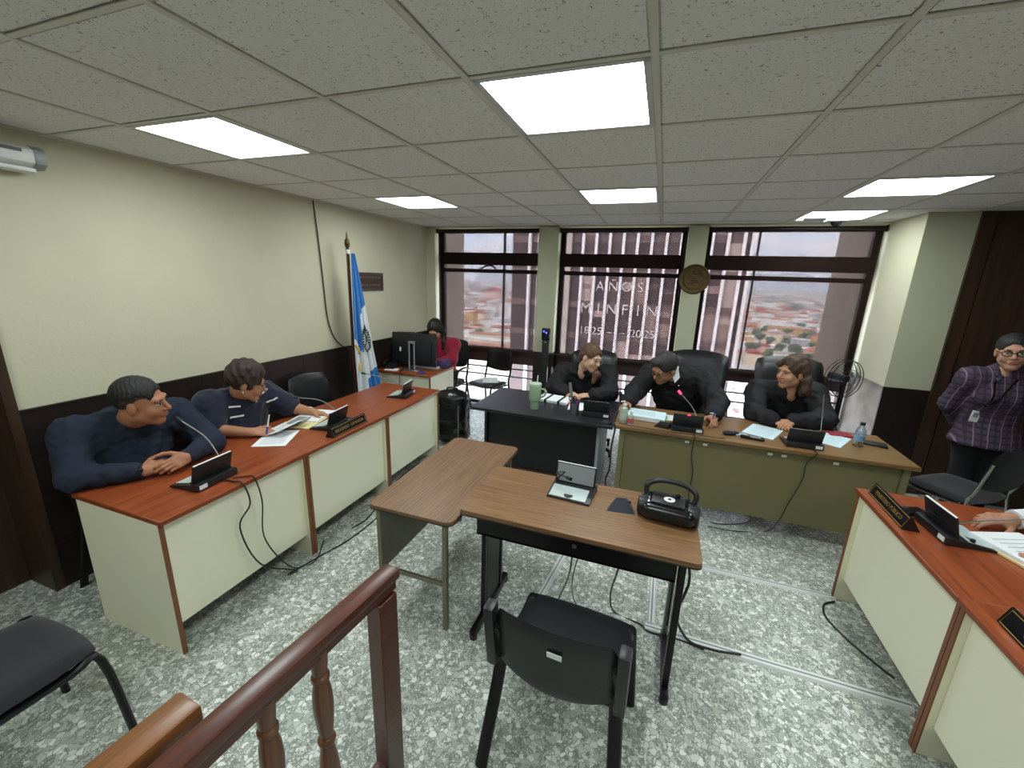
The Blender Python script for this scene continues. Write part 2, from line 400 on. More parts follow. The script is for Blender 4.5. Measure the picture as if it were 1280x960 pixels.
for c, r in LIGHTS:
    loc = (GX0+T*(c+.5), GY0+T*(r+.5), CE); lab = lamp_lab.get((c, r), 'square lit ceiling panel behind the wooden railing')
    if l0 is None:
        l0 = thing('ceiling_light', lab, 'light', loc, 0, 'ceiling light panels'); h = T/2-.013
        f = MB()
        for s in (-1, 1):
            f.span((s*h, -h, .0), (s*(h-.022), h, .05)); f.span((-h, s*h, .0), (h, s*(h-.022), .05))
        f.span((-h, -h, .05), (h, h, .07)); f.build('frame', 'lamp_frame', l0)
        e_ = h-.02; MB()._add([(-e_, -e_, .012), (-e_, e_, .012), (e_, e_, .012), (e_, -e_, .012)], [(0, 1, 2, 3)]).slot(1).span((-e_, -e_, .0125), (e_, e_, .018)).build('diffuser', ['lamp_diffuser', 'white_plastic'], l0)
    else: dup(l0, loc, 0, lab)

# walls
def struct(name, mb, m, parent=None, label=None):
    o = mb.build(name, m, parent)
    if parent is None: tag(o, label, kind='structure')
    return o
WZ = 1.09
DY0, DY1, DZ = .12, 1.10, 2.12                      # doorway in the left wall
wl = struct('wall_left', MB().span((XL-.3, DY1, 0), (XL, 5.7, CE+.2)).span((XL-.3, YB, 0), (XL, DY0, CE+.2)).span((XL-.3, DY0, DZ), (XL, DY1, CE+.2)), 'cream_wall', label='cream painted side wall above dark wood panelling')
yy = DY1+.005
while yy < 5.5:
    y2 = min(yy+.95, 5.55)
    MB().span((XL-.001, yy+.002, .0), (XL+.016, y2-.002, WZ)).build('wainscot_panel', 'wainscot', wl); yy = y2
MB().span((XL, DY1+.005, WZ), (XL+.022, 5.55, WZ+.012)).build('wainscot_cap', 'wainscot', wl)
dr = struct('door_1', MB().span((XL-.30, DY0-.02, -.02), (XL-.25, DY1+.02, DZ+.02)), 'dark_door', label='dark wooden door set back in the cream wall')
MB().span((XL-.25, DY0, 0), (XL+.02, DY0+.05, DZ)).build('door_jamb', 'dark_door', dr)
MB().span((XL-.25, DY1-.04, 0), (XL+.02, DY1+.005, DZ)).build('door_jamb', 'dark_door', dr)
MB().span((XL-.25, DY0, DZ-.05), (XL+.02, DY1, DZ)).build('door_head', 'dark_door', dr)
wb = struct('wall_back', MB().span((XL-.3, YB-.15, 0), (XR+.1, YB, CE+.2)), 'cream_wall', label='cream wall behind the railing')
wr = struct('wall_right', MB().span((XR, YB, 0), (XR+.15, 5.7, CE+.2)), 'dark_door', label='dark wood wall on the side of the standing woman')
# dark wood wall with door behind the standing woman
wd = struct('wall_door_side', MB().span((2.36, 4.70, 0), (XR, 4.85, CE+.2)), 'dark_door', label='dark brown wood wall behind the standing woman')
MB().span((2.375, 4.675, 0), (2.475, 4.705, CE)).build('wall_stile', 'dark_door', wd)
d2 = struct('door_2', MB().span((2.487, 4.682, .01), (3.42, 4.70, 2.44)), 'dark_door', label='tall flush dark brown door behind the standing woman')
MB().ball((3.34, 4.66, 1.0), .028).cyl((3.34, 4.685, 1.0), (3.34, 4.66, 1.0), .012).build('door_knob', 'steel', d2)
# corner pillar between windows and the dark wall
pl = struct('wall_pillar', MB().span((2.03, 4.70, 1.004), (2.375, 5.70, CE+.2)), 'cream_wall', label='pale corner pillar between the windows and the dark wood wall')
MB().span((2.055, 4.712, 0), (2.375, 5.70, 1.003)).build('rough_base', 'raw_plaster', pl)
MB().span((2.03, 4.694, 0), (2.375, 4.712, 1.004)).build('wainscot_panel', 'wainscot', pl)
MB().span((2.033, 4.6985, 1.0045), (2.3745, 4.7005, CE)).build('painted_face', 'green_wall', pl)
# window wall
COLS = [(-3.18, -3.045), (-1.55, -1.30), (.195, .40)]
ww = struct('wall_window', MB().span((XL, YW, CE-.012), (2.03, 5.7, CE+.2)), 'cream_wall', label='window wall with narrow pale columns')
for i, (a, b) in enumerate(COLS):
    MB().span((a, YW, .93 if i else 1.09), (b, 5.62, CE)).build('column', 'green_wall' if i else 'cream_wall', ww)
    if i: MB().span((a-.004, YW-.012, 0), (b+.004, 5.62, .93)).build('column_base', 'wainscot', ww)
    else: MB().span((a, YW+.001, 0), (b, 5.62, 1.09)).build('column_base', 'wainscot', ww)
MB().span((XL, 5.40, 0), (2.055, 5.62, .05)).build('kerb', 'raw_plaster', ww)
WIN = [(-3.045, -1.55), (-1.30, .195), (.40, 2.03)]
for n, (a, b) in enumerate(WIN):
    w = struct('window_%d' % (n+1), MB().span((a, 5.46, 2.04), (b, 5.56, 2.20)), 'frame_brown', label='brown framed window reaching from floor to ceiling')
    y0, y1 = 5.47, 5.54
    MB().span((a, y0, .05), (a+.055, y1, CE)).build('jamb', 'frame_brown', w)
    MB().span((b-.055, y0, .05), (b, y1, CE)).build('jamb', 'frame_brown', w)
    MB().span((a+.055, y0, 2.455), (b-.055, y1, CE-.0)).build('head', 'frame_brown', w)
    MB().span((a+.055, y0, 1.935), (b-.055, y1, 1.985)).build('rail', 'frame_brown', w)
    lo = .70 if n != 2 else .76
    tr = MB().span((a+.03, 5.44, lo), (b-.03, 5.56, .86)).span((a+.03, 5.42, .86), (b-.03, 5.56, .90))
    tr.build('transom', 'frame_rail', w)
    MB().span((a+.03, 5.415, .902), (b-.03, 5.44, .918)).build('sill_strip', 'frame_brown', w)
    for z in (.615, .50, .30):
        MB().span((a+.055, y0, z-.008), (b-.055, y1-.03, z+.008)).build('rail', 'frame_rail', w)
    MB().span((a+.055, y0, .05), (b-.055, y1, .09)).build('bottom_rail', 'frame_brown', w)
    for xm in {0: (px(630, 350, y=5.5).x,), 1: (), 2: (px(941, 350, y=5.5).x, )}[n]:
        MB().span((xm-.006, y0, .90), (xm+.006, y1, 1.935)).span((xm-.006, y0, 2.2), (xm+.006, y1, 2.455)).span((xm-.006, y0, 1.985), (xm+.006, y1, 2.04)).build('mullion', 'frame_brown', w)
    for (z0, z1) in ((2.20, 2.455), (1.985, 2.04), (.90, 1.935), (.09, lo)):
        MB().span((a+.055, 5.502, z0), (b-.055, 5.508, z1)).build('pane', 'clear_glass', w)
    if n == 0:
        c = px(612, 333, y=5.45); MB().tube([(c.x-.13, 5.455, 1.99), (c.x-.03, 5.44, 2.03), (c.x+.05, 5.44, 2.025), (c.x+.09, 5.455, 1.99)], .011, 6, 4).build('window_stay', 'black_metal', w)
    # roller blind, a thing of its own
    bl = thing('roller_blind', ['brown mesh roller blind between the cream wall and the first column', 'brown mesh roller blind behind the two robed people, lettering showing through', 'brown mesh roller blind between the column with the medallion and the corner pillar'][n], 'blind', ((a+b)/2, 5.36, 2.47), 0, 'roller blinds')
    hw = (b-a)/2
    MB().cyl((-hw+.02, 0, 0), (hw-.02, 0, 0), .024).build('tube', 'frame_brown', bl)
    for s_ in (-1, 1): MB().box((s_*(hw-.014), 0, 0), (.01, .05, .06)).build('bracket', 'black_metal', bl)
    MB().span((-hw+.03, -.0015, -1.56), (hw-.03, 0, -.01)).build('fabric', 'blind_fabric', bl)
    MB().box((0, 0, -1.565), (2*hw-.06, .016, .022)).build('bottom_bar', 'frame_rail', bl)

# wall fittings
t = thing('screen_case', 'white rounded screen case with a dark badge high on the cream wall', 'screen case', (XL, 1.38, 2.385))
poly = [(0, -.05), (.10, -.05), (.135, -.03), (.14, .0), (.135, .03), (.10, .05), (0, .05)]
R = Matrix(((1, 0, 0), (0, 0, 1), (0, 1, 0)))
MB().prism(poly, -2.2, 0, R=R).build('body', 'white_plastic', t)
MB().prism([(x*1.03, y*1.06) for x, y in poly], -.03, .012, R=R).build('end_cap', 'grey_plastic', t)
MB().span((.02, -2.2, -.072), (.11, -.02, -.05), .01).build('lower_tube', 'white_plastic', t)
MB().span((.1345, -.16, .012), (.142, -.075, .028)).build('badge', 'black_plastic', t)
pp = [px(391, 250, x=XL+.012), px(398, 300, x=XL+.012), px(404, 352, x=XL+.012), px(410, 400, x=XL+.012), px(420, 425, x=XL+.012), px(436, 436, x=XL+.02)]
pp[0].z = CE
tag(MB().tube(pp+[Vector((XL+.03, pp[-1].y+.35, .95))], .006, 6, 5).build('wall_cable', 'black_plastic'), 'thin black cable hanging down the cream wall beside the flag', 'cable')
a, b = px(445, 340, x=XL+.01), px(479, 363, x=XL+.01); yc, zc = (a.y+b.y)/2-.005, (a.z+b.z)/2
t = thing('wall_plaque', 'small dark plaque with two worn lines of lettering behind the flag', 'plaque', (XL, yc, zc))
MB().box((.008, 0, 0), (.016, .48, .20), bev=.003).build('board', 'brown_panel', t); 
for z, s in ((.045, 'MAGISTRATURA DE LA'), (-.04, 'SALA DE AUDIENCIAS')):
    lettering(s, .034, 'steel', frame_m((.017, .0, z), (0, 1, 0), (0, 0, 1)), t)
MB().tube([(.0165, -.22, -.085), (.0165, .22, -.085), (.0165, .22, .085), (.0165, -.22, .085)], .0025, 4, closed=True).build('border_line', 'steel', t)
mc = px(868, 349, y=YW-.02)
t = thing('bronze_medallion', 'round bronze relief medallion hung on the column between two windows', 'medallion', (mc.x, YW, mc.z))
Rm = Matrix.Rotation(PI/2, 3, 'X')
MB().lathe([(.001, 0), (.158, 0), (.165, .006), (.165, .014), (.155, .022), (.146, .018), (.138, .014), (.001, .016)], 40, R=Rm).build('disc', 'bronze', t)
q = MB()
for k in range(14):
    for s in (-1, 1):
        an = -PI/2+s*(.25+k*.165); c = Vector((math.cos(an)*.108, -.02, math.sin(an)*.108))
        q.ball(c, (.019, .005, .008), 8, 5, R=Matrix.Rotation(-(an+s*1.2), 3, 'Y'))
q.build('wreath', 'bronze', t)
MB().box((0, -.02, .0), (.062, .012, .085), bev=.006).box((0, -.026, .02), (.05, .01, .01), bev=.003).box((0, -.026, -.01), (.05, .01, .01), bev=.003).build('scroll', 'bronze', t)
q = MB()
for s in (-1, 1): q.tube([(s*.08, -.02, -.07), (-s*.08, -.02, .075)], [.004, .007], 6)
q.ball((0, -.024, .068), (.018, .01, .026), 10, 6).build('crossed_arms', 'bronze', t)
dc = px(1045, 274, z=CE); dc.y -= .12; dc.x -= .03; t = thing('dome_camera', 'small grey dome camera on the ceiling by the window', 'camera', (dc.x, dc.y, CE))
MB().box((0, 0, -.02), (.17, .13, .04), bev=.008).build('housing', 'grey_plastic', t)
MB().ball((0, -.01, -.042), (.045, .045, .04), 16, 10).build('dome', 'black_gloss', t)
t = thing('ceiling_track', 'thin dark rail on the ceiling beside the dome camera', 'rail', (px(1015, 272, z=CE).x, 4.93, CE))
MB().span((-.06, -.012, -.02), (.30, .012, 0), .003).build('bar', 'black_metal', t)
# white cable trunking on the floor
def trunk(a, b, w, lab):
    a = Vector((*a, 0)); b = Vector((*b, 0)); d = b-a; L_ = d.length
    t = thing('cable_trunking', lab, 'cable cover', a, math.atan2(d.y, d.x), 'floor cable covers')
    MB().prism([(-w/2, 0), (w/2, 0), (w/2-.008, .014), (-w/2+.008, .014)], 0, L_, R=Matrix(((0, 0, 1), (1, 0, 0), (0, 1, 0)))).build('cover', 'white_metal', t)
    MB().span((0, -.004, .0138), (L_, .004, .0155)).build('lid_seam', 'grey_plastic', t)
trunk((.112, 2.075), (1.30, 2.05), .055, 'white floor cable cover running to the front desk with the suited sleeve')
trunk((.20, 2.744), (1.22, 2.747), .045, 'white floor cable cover meeting the far end of the cream desk')
trunk((-.51, 1.97), (-.40, 3.0), .05, 'white floor cable cover running from the walnut desk to the black desk')
trunk((.143, 2.11), (.15, 2.72), .045, 'short white floor cable cover under the walnut desk joining two others')
# ================================================================== OUTSIDE THE WINDOWS
rnd = random.Random(7)
mat('concrete', (176, 160, 145), .9, var=.12, vscale=3, bump=.3, bscale=20)
mat('tower_glass', (74, 56, 52), .3, var=.15, vscale=.6)
mat('tower_spandrel', (104, 84, 78), .6)
mat('tower_blind_a', (140, 116, 108), .7); mat('tower_blind_b', (92, 72, 67), .6); mat('tower_blind_c', (168, 146, 136), .7)
mat('tower_fin', (226, 214, 208), .8)
mat('sign_letter', (206, 192, 186), .8)
mat('city_ground', (176, 170, 162), .95, var=.2, vscale=.05)
mat('hill', (112, 128, 140), 1, var=.12, vscale=.002)
for k, c in {'h_white': (226, 222, 214), 'h_cream': (214, 196, 168), 'h_pink': (206, 160, 146), 'h_grey': (168, 164, 160), 'h_ochre': (196, 152, 96),
             'r_red': (150, 66, 52), 'r_rust': (166, 108, 88), 'r_grey': (150, 146, 142), 'r_tin': (196, 194, 190), 'r_green': (130, 170, 150), 'win_dark': (70, 72, 80)}.items(): mat(k, c, .85)
mat('foliage', (74, 88, 58), .95, var=.3, vscale=.4); mat('trunk', (84, 66, 50), .9)
GZ = -46.0; TAKEN = []
g = MB().span((-900, 30, GZ-2), (1500, 4200, GZ)).build('ground', 'city_ground'); tag(g, 'pale city ground far below the windows', kind='structure')
# outer wall of our own floor: concrete piers beside the windows
t = struct('wall_facade', MB().span((-5, 5.62, -6), (5.5, 5.8, -.13)), 'concrete', label='outer concrete wall below the windows')
a = px(580, 350, y=6.9).x
MB().span((a-1.1, 5.64, -6), (a, 6.9, 8)).build('concrete_pier', 'concrete', t)
MB().span((2.06, 5.64, -6), (2.9, 6.75, 8)).build('concrete_pier', 'concrete', t)
MB().span((-5, 5.64, CE+.25), (5.5, 6.0, 8)).build('upper_wall', 'concrete', t)
# the tower across the street
TY = 45.0; tx0, tx1 = px(640, 350, y=TY).x, px(936, 350, y=TY).x; SP = 1.342; F0 = -8.28
t = thing('office_tower', 'tall brown office tower with pale vertical fins and window lettering', 'building', ((tx0+tx1)/2, TY, GZ)); ox, oz = (tx0+tx1)/2, GZ
MB().span((tx0-ox, .02, 0), (tx1-ox, 18, 90)).build('body', 'tower_glass', t)
fin_me = MB().span((-.13, -.55, 0), (.13, .02, 90)).mesh('fin', 'tower_fin')
fx = [F0+SP*k for k in range(0, 12) if F0+SP*k < tx1-.3]+[px(662, 350, y=TY).x, tx1-.2]
for x in fx: link('fin', fin_me, t, (x-ox, 0, 0))
pa, pb = px(700, 350, y=TY).x, px(713, 350, y=TY).x
MB().span((pa-ox, -.5, 0), (pb-ox, .02, 90)).build('pier', 'concrete', t)
FH = 3.3; z0 = 35.0
bays = sorted([F0+SP*k for k in range(-1, 12)]+[px(649, 350, y=TY).x, pa-1.3, pa-2.6])
pane = [MB().span((-SP/2+.14, -.06, 0), (SP/2-.14, .0, 1)).mesh('window', k) for k in ('tower_blind_a', 'tower_blind_b', 'tower_blind_c', 'tower_glass')]
sp_me = MB().span((tx0-ox, -.10, 0), (tx1-ox, .02, .7)).mesh('spandrel', 'tower_spandrel')
nwin = 0
for fz in range(int(z0), 74, 1):
    if (fz-int(z0)) % 3: continue
    zz = fz*1.1
    if zz > 70: break
    link('spandrel', sp_me, t, (0, 0, zz))
    for k in range(0, 11):
        x = F0+SP*(k+.5)
        if x > tx1-.6 or nwin > 280: continue
        q = rnd.random(); h = 2.6
        o = link('window', pane[3 if q < .35 else (1 if q < .62 else (0 if q < .88 else 2))], t, (x-ox, 0, zz+.7)); o.scale = (1, 1, h); nwin += 1
        if rnd.random() < .5:
            o = link('window_blind', pane[rnd.choice((0, 1, 1, 2))], t, (x-ox, -.03, zz+.7+h*rnd.uniform(.3, .7))); o.scale = (1, 1, h*rnd.uniform(.15, .3)); nwin += 1
def tower_text(s, bay, z, size):
    lettering(s, size, 'sign_letter', frame_m((F0+SP*(bay+.5)-ox, -.16, z-oz), (1, 0, 0), (0, 0, 1)), t, depth=.02, name='window_letter')
for s, b_ in (('A', 1), ('Ñ', 2), ('O', 3), ('S', 4)): tower_text(s, b_, 1.35, 1.35)
for s, b_ in zip('MINFIN', range(6)): tower_text(s, b_, -.95, 1.5)
for s, b_ in (('18', 0), ('25', 1), ('20', 4), ('25', 5)): tower_text(s, b_, -3.3, 1.15)
for b_ in (2, 3): tower_text('–', b_, -3.3, 1.15)
# houses
def house(x, y, w, d, h, wall, roof, gable, lab, grp, n=0):
    if grp is None or 'distant' not in grp: TAKEN.append((x, y, math.hypot(w, d)*.5))
    t = thing('city_building', lab, 'building', (x, y, GZ), rnd.uniform(-.25, .25), grp)
    MB().span((-w/2, -d/2, 0), (w/2, d/2, h)).build('walls', wall, t)
    if gable: MB().prism([(-w/2-.4, h), (w/2+.4, h), (0, h+w*.22)], -d/2-.4, d/2+.4, R=Matrix(((1, 0, 0), (0, 0, 1), (0, 1, 0)))).build('roof', roof, t)
    else: MB().span((-w/2-.2, -d/2-.2, h), (w/2+.2, d/2+.2, h+.5)).build('roof', roof, t)
    if n:
        wm = MB().span((-.5, -.08, 0), (.5, .05, 1.4)).mesh('window', 'win_dark')
        for fz in range(max(1, int(h/3.2))):
            for k in range(int(w/2.4)): link('window', wm, t, (-w/2+1.3+k*2.4, -d/2, 1+fz*3.2))
walls = [('h_white', 'white'), ('h_white', 'white'), ('h_cream', 'cream'), ('h_cream', 'cream'), ('h_pink', 'pink'), ('h_grey', 'grey'), ('h_ochre', 'ochre')]
roofs = [('r_rust', 'rust brown'), ('r_tin', 'pale tin'), ('r_grey', 'grey'), ('r_rust', 'rust brown'), ('r_red', 'red'), ('r_tin', 'pale tin')]
def free(x, y, r):
    if any((x-a)**2+(y-b)**2 < (r+c)**2 for a, b, c in TAKEN): return False
    TAKEN.append((x, y, r)); return True
def scatter(k0, k1, n, where, grp):
    got = 0
    for _ in range(n*30):
        if got >= n: break
        y = 290*math.exp(rnd.random()**.8*1.15); x = y*rnd.uniform(k0, k1); s = 1+y/900
        w, d = rnd.uniform(6, 12)*s, rnd.uniform(6, 12)*s
        if not free(x, y, math.hypot(w, d)*.5+1): continue
        a, b = rnd.choice(walls), rnd.choice(roofs); gb = rnd.random() < .3
        house(x, y, w, d, rnd.uniform(3.5, 7)*s, a[0], b[0], gb, 'small distant %s house with a %s %s roof %s' % (a[1], b[1], 'gabled' if gb else 'flat', where), grp, 0); got += 1
# the few that stand out
p = px(617, 374, z=GZ+4); house(p.x, p.y, 46, 26, 20, 'h_pink', 'r_red', True, 'big red gabled roof rising over the distant houses', None)
p = px(633, 400, z=GZ+2); house(p.x, p.y, 13, 12, 20, 'h_white', 'r_tin', False, 'white building with rows of dark windows beside the tower', None, 1)
p = px(589, 408, z=GZ+2); house(p.x, p.y, 9, 9, 15, 'h_ochre', 'r_rust', False, 'ochre flat roofed building beside the concrete pier', None, 1)
for k in range(5):
    p = px(617, 418+k*7, z=GZ+9); house(p.x, p.y, 34, 9, 9, 'h_cream', 'r_tin' if k % 2 else 'r_rust', False, 'long pale factory roof in a row below the white building', 'factory roofs')
p = px(940, 400, z=GZ+6); house(p.x, p.y, 18, 14, 9, 'h_pink', 'r_red', False, 'bright red low building at the foot of the tower', None)
p = px(980, 410, z=GZ+6); house(p.x, p.y, 30, 10, 8, 'h_ochre', 'r_tin', False, 'long ochre low building with windows behind the trees', None, 1)
for u, v in ((930, 428), (972, 432), (1012, 436)):
    p = px(u, v, z=GZ+4); house(p.x, p.y, 17, 7, 4, 'h_white', 'h_white', False, 'long white flat roof beside the tower foot trees', 'white sheds')
# trees
def tree(x, y, h, lab, grp):
    if not free(x, y, h*.55): return
    t = thing('city_tree', lab, 'tree', (x, y, GZ), 0, grp); q = MB()
    for k in range(9):
        a = rnd.uniform(0, 2*PI); r = rnd.uniform(0, h*.34); c = Vector((math.cos(a)*r, math.sin(a)*r, h*rnd.uniform(.5, .85)))
        q.ball(c, (h*rnd.uniform(.18, .28),)*2+(h*rnd.uniform(.14, .2),), 9, 6)
    q.build('crown', 'foliage', t, 80); MB().cyl((0, 0, 0), (0, 0, h*.6), h*.03, h*.02, 6).build('trunk', 'trunk', t)
for u, v in ((950, 424), (962, 428), (985, 428), (1003, 424), (948, 395), (975, 388), (990, 444), (1010, 452), (965, 446), (598, 420), (592, 428), (1020, 440), (944, 418), (956, 414), (1000, 412), (1008, 430), (975, 436), (940, 440), (985, 416), (1015, 420)):
    p = px(u, v, z=GZ+4); tree(p.x, p.y, rnd.uniform(8, 12), 'round dark green tree among the city roofs', 'city trees')
scatter(-.50, -.35, 85, 'left of the tower', 'distant houses left of the tower')
scatter(.16, .335, 170, 'right of the tower', 'distant houses right of the tower')
# plaza and cars seen through the lower panes
for k in range(16):
    u, v = rnd.uniform(880, 960), rnd.uniform(452, 512); p = px(u, v, z=GZ+1)
    if not free(p.x, p.y, 2.4): continue
    cm, cn = ('h_ochre', 'yellow') if k == 3 else rnd.choice((('h_white', 'white'), ('h_grey', 'grey'), ('win_dark', 'dark'), ('r_red', 'red')))
    t = thing('parked_car', 'tiny parked %s car on the pale street far below' % cn, 'car', (p.x, p.y, GZ), rnd.choice((.2, 1.7)), 'parked cars far below')
    MB().span((-2, -.85, .3), (2, .85, .9), .15).build('body', cm, t)
    MB().prism([(-1.3, .9), (1.1, .9), (.7, 1.45), (-.9, 1.45)], -.75, .75, R=Matrix(((1, 0, 0), (0, 0, 1), (0, 1, 0)))).build('cabin', 'win_dark', t)
# the mass of roofs too far to tell apart, and the hills
q = MB()
for k in range(1100):
    y = 1050*math.exp(rnd.random()*1.25); x = y*(rnd.uniform(-.52, -.34) if rnd.random() < .36 else rnd.uniform(.15, .34)); s_ = y/900
    q.slot(rnd.randrange(5)).span((x-7*s_, y-7*s_, GZ), (x+7*s_*rnd.uniform(.5, 1.3), y+7*s_, GZ+rnd.uniform(5, 13)*s_**.5))
tag(q.build('far_city', ['h_white', 'h_cream', 'r_rust', 'foliage', 'h_grey']), 'hazy mass of roofs and trees on the horizon', 'city', kind='stuff')
G = []
for i in range(60):
    x = -1800+i*80; G.append([(x, 3900, GZ), (x, 4000, GZ+70+30*math.sin(i*.5)+20*math.sin(i*1.3+1)+12*math.sin(i*2.9)), (x, 4400, GZ+140+40*math.sin(i*.37+2)+25*math.sin(i*.9))])
tag(MB().sheet(G).build('hills', 'hill', ang=80), 'blue hazy hills on the horizon', kind='structure')

hz = bpy.data.materials.new('haze'); hz.use_nodes = True; nt = hz.node_tree; nt.nodes.clear()
vs_ = N(nt, 'ShaderNodeVolumeScatter'); vs_.inputs['Color'].default_value = (.93, .96, 1, 1); vs_.inputs['Density'].default_value = .00045
o_ = N(nt, 'ShaderNodeOutputMaterial'); nt.links.new(vs_.outputs[0], o_.inputs['Volume']); MATS['haze'] = hz
tag(MB().span((-2600, 75, GZ-.5), (2600, 4600, 260)).build('city_haze', 'haze'), 'thin daylight haze over the distant city', 'haze', kind='stuff')
# ================================================================== FURNITURE
R90 = PI/2
def court_desk(loc, rz, L_, D, lab, grp, ends=(True, True)):
    """local: front towards -y, length along x; origin on the floor under the middle of the front edge"""
    t = thing('panel_desk', lab, 'desk', loc, rz, grp)
    MB().box((0, D/2, .737), (L_-.002, D, .026), bev=.003).build('top', 'red_laminate', t)
    for s in (-1, 1):
        sd = MB().span((s*(L_/2-.003), .022, .0), (s*(L_/2-.021), D-.03, .724)).build('side_panel', 'cream_panel', t)
        MB().span((s*(L_/2-.002), .016, 0), (s*(L_/2-.022), .022, .724)).build('edge_band', 'edge_band', sd)
    MB().span((-L_/2+.022, .05, .15), (L_/2-.022, .068, .724)).build('front_panel', 'cream_panel', t)
    return t
YD = [1.04, 1.893, 2.747, 3.60]
LD = ['cream fronted desk unit with orange brown top where the man in the navy sweater sits', 'cream fronted desk unit with orange brown top where the woman in the navy polo sits', 'cream fronted desk unit with orange brown top in front of the flag']
for k in range(3):
    court_desk((-2.03, (YD[k]+YD[k+1])/2, 0), R90, YD[k+1]-YD[k], .67, LD[k], 'orange brown topped desks')
MB().box((-2.0345, 1.14, .66), (.003, .07, .03), R=rotm(.5)).build('tape_scrap', 'edge_band')
tag(bpy.data.objects['tape_scrap'], 'scrap of brown tape stuck on the cream desk front', 'tape'); bpy.data.objects['tape_scrap'].location = (-.05+.002-.0, 0, 0)
YR = [2.765, 1.835, .90]
for k, lb in enumerate(('cream fronted desk unit with orange brown top where the suited sleeve rests', 'cream fronted desk unit with orange brown top nearest the railing opposite the man')):
    court_desk((1.185, (YR[k]+YR[k+1])/2, 0), -R90, YR[k]-YR[k+1], .66, lb, 'orange brown topped desks')
t = court_desk((-2.80, 4.08, 0), 0, .74, .62, 'small cream desk with orange brown top holding the monitors', 'orange brown topped desks')

# judges' desk
t = thing('judge_desk', 'long olive fronted desk with brown wood top where two robed people sit', 'desk', (.735, 3.27, 0))
MB().box((0, .32, .735), (1.985, .64, .03), bev=.004).build('top', 'oak_top', t)
MB().span((-.90, .06, .15), (-.4005, .078, .72)).build('front_panel', 'olive_panel', t)
MB().span((-.400, .06, .15), (.92, .078, .72)).build('front_panel', 'olive_panel', t)
for s in (-1, 1):
    x = -.925 if s < 0 else .945
    MB().span((x-.02, .045, .0), (x+.02, .085, .72)).build('leg', 'olive_frame', t); MB().span((x-.02, .55, .0), (x+.02, .59, .72)).build('leg', 'olive_frame', t)
    MB().span((x-.008, .085, .15), (x+.008, .55, .72)).build('side_panel', 'olive_panel', t)
for x in (-.43, -.30, .14, .23, .55): MB().box((x, .058, .675), (.032, .004, .018)).build('tag', 'white_plastic', t)

# black desk
t = thing('black_desk', 'black laminate desk with a deep overhang holding the green tumbler', 'desk', (-.885, 3.22, 0))
MB().box((0, .38, .737), (1.25, .76, .026), bev=.003).build('top', 'black_laminate', t)
MB().span((-.585, .34, .02), (.49, .36, .724)).build('front_panel', 'black_panel', t)
for s, x in ((-1, -.60), (1, .505)): MB().span((x-.012, .10 if s > 0 else .30, 0), (x+.012, .74, .724)).build('side_panel', 'black_panel' if s < 0 else 'grey_plastic', t)
MB().span((-.30, .32, .0), (.48, .338, .085)).build('kick_board', 'brown_panel', t)

# walnut centre desk with black metal frame
t = thing('walnut_desk', 'walnut laminate desk with black metal frame in the middle of the room', 'desk', (-.28, 1.66, 0))
def round_rect(w, d, r, n=5):
    P = []
    for cx, cy, a0 in ((w/2-r, d/2-r, 0), (-w/2+r, d/2-r, PI/2), (-w/2+r, -d/2+r, PI), (w/2-r, -d/2+r, 1.5*PI)):
        for k in range(n+1): a = a0+PI/2*k/n; P.append((cx+r*math.cos(a), cy+r*math.sin(a)))
    return P
MB().prism(round_rect(1.12, .54, .03), .728, .75, o=(0, .27, 0)).build('top', 'walnut', t)
MB().prism(round_rect(1.124, .544, .03), .722, .728, o=(0, .27, 0)).build('top_edge', 'black_plastic', t)
MB().span((-.48, .05, .60), (.47, .07, .722)).span((-.48, .05, .60), (.47, .45, .61)).build('apron', 'black_metal', t)
MB().cyl((.02, .05, .665), (.02, .043, .665), .011).build('lock', 'steel', t)
for s, x in ((-1, -.47), (1, .49)):
    fl_ = .50 if s < 0 else .40
    MB().box((x, -.015+fl_/2, .035), (.035, fl_, .04), bev=.006).build('foot', 'black_metal', t)
    for y in (.0, fl_-.03): MB().cyl((x, y, 0), (x, y, .03), .02, seg=12).build('glide', 'black_plastic', t)
    if s < 0:
        MB().span((x-.012, .12, .05), (x+.012, .145, .722)).build('leg', 'black_metal', t); MB().span((x-.012, .36, .05), (x+.012, .385, .722)).build('leg', 'black_metal', t)
        MB().span((x-.006, .165, .07), (x+.006, .36, .70)).build('leg_panel', 'black_metal', t)
    else:
        MB().box((x, .045, .385), (.03, .045, .675), bev=.006).build('leg', 'black_metal', t); MB().box((x, .36, .385), (.03, .045, .675), bev=.006).build('leg', 'steel', t)
        MB().span((x-.004, .30, .15), (x+.004, .34, .70)).build('leg_panel', 'black_metal', t)

# walnut side table with olive grey legs
t = thing('side_table', 'narrow walnut side table with olive grey metal legs butting the walnut desk', 'table', (-1.115, 1.625, 0))
MB().prism(round_rect(.51, 1.05, .045), .662, .68, o=(0, .525, 0)).build('top', 'walnut_y', t)
MB().prism(round_rect(.513, 1.053, .046), .656, .662, o=(0, .525, 0)).build('top_edge', 'black_plastic', t)
for x in (-.20, .20):
    for y in (.035, 1.0): MB().span((x-.012, y-.012, 0), (x+.012, y+.012, .656)).build('leg', 'grey_olive_metal', t)
    MB().span((x-.01, .047, .62), (x+.01, .988, .656)).build('apron', 'grey_olive_metal', t)
MB().span((-.205, .047, .26), (-.197, .988, .62)).build('side_panel', 'grey_olive_metal', t)
MB().span((-.188, .028, .27), (.188, .042, .295)).build('stretcher', 'grey_olive_metal', t)

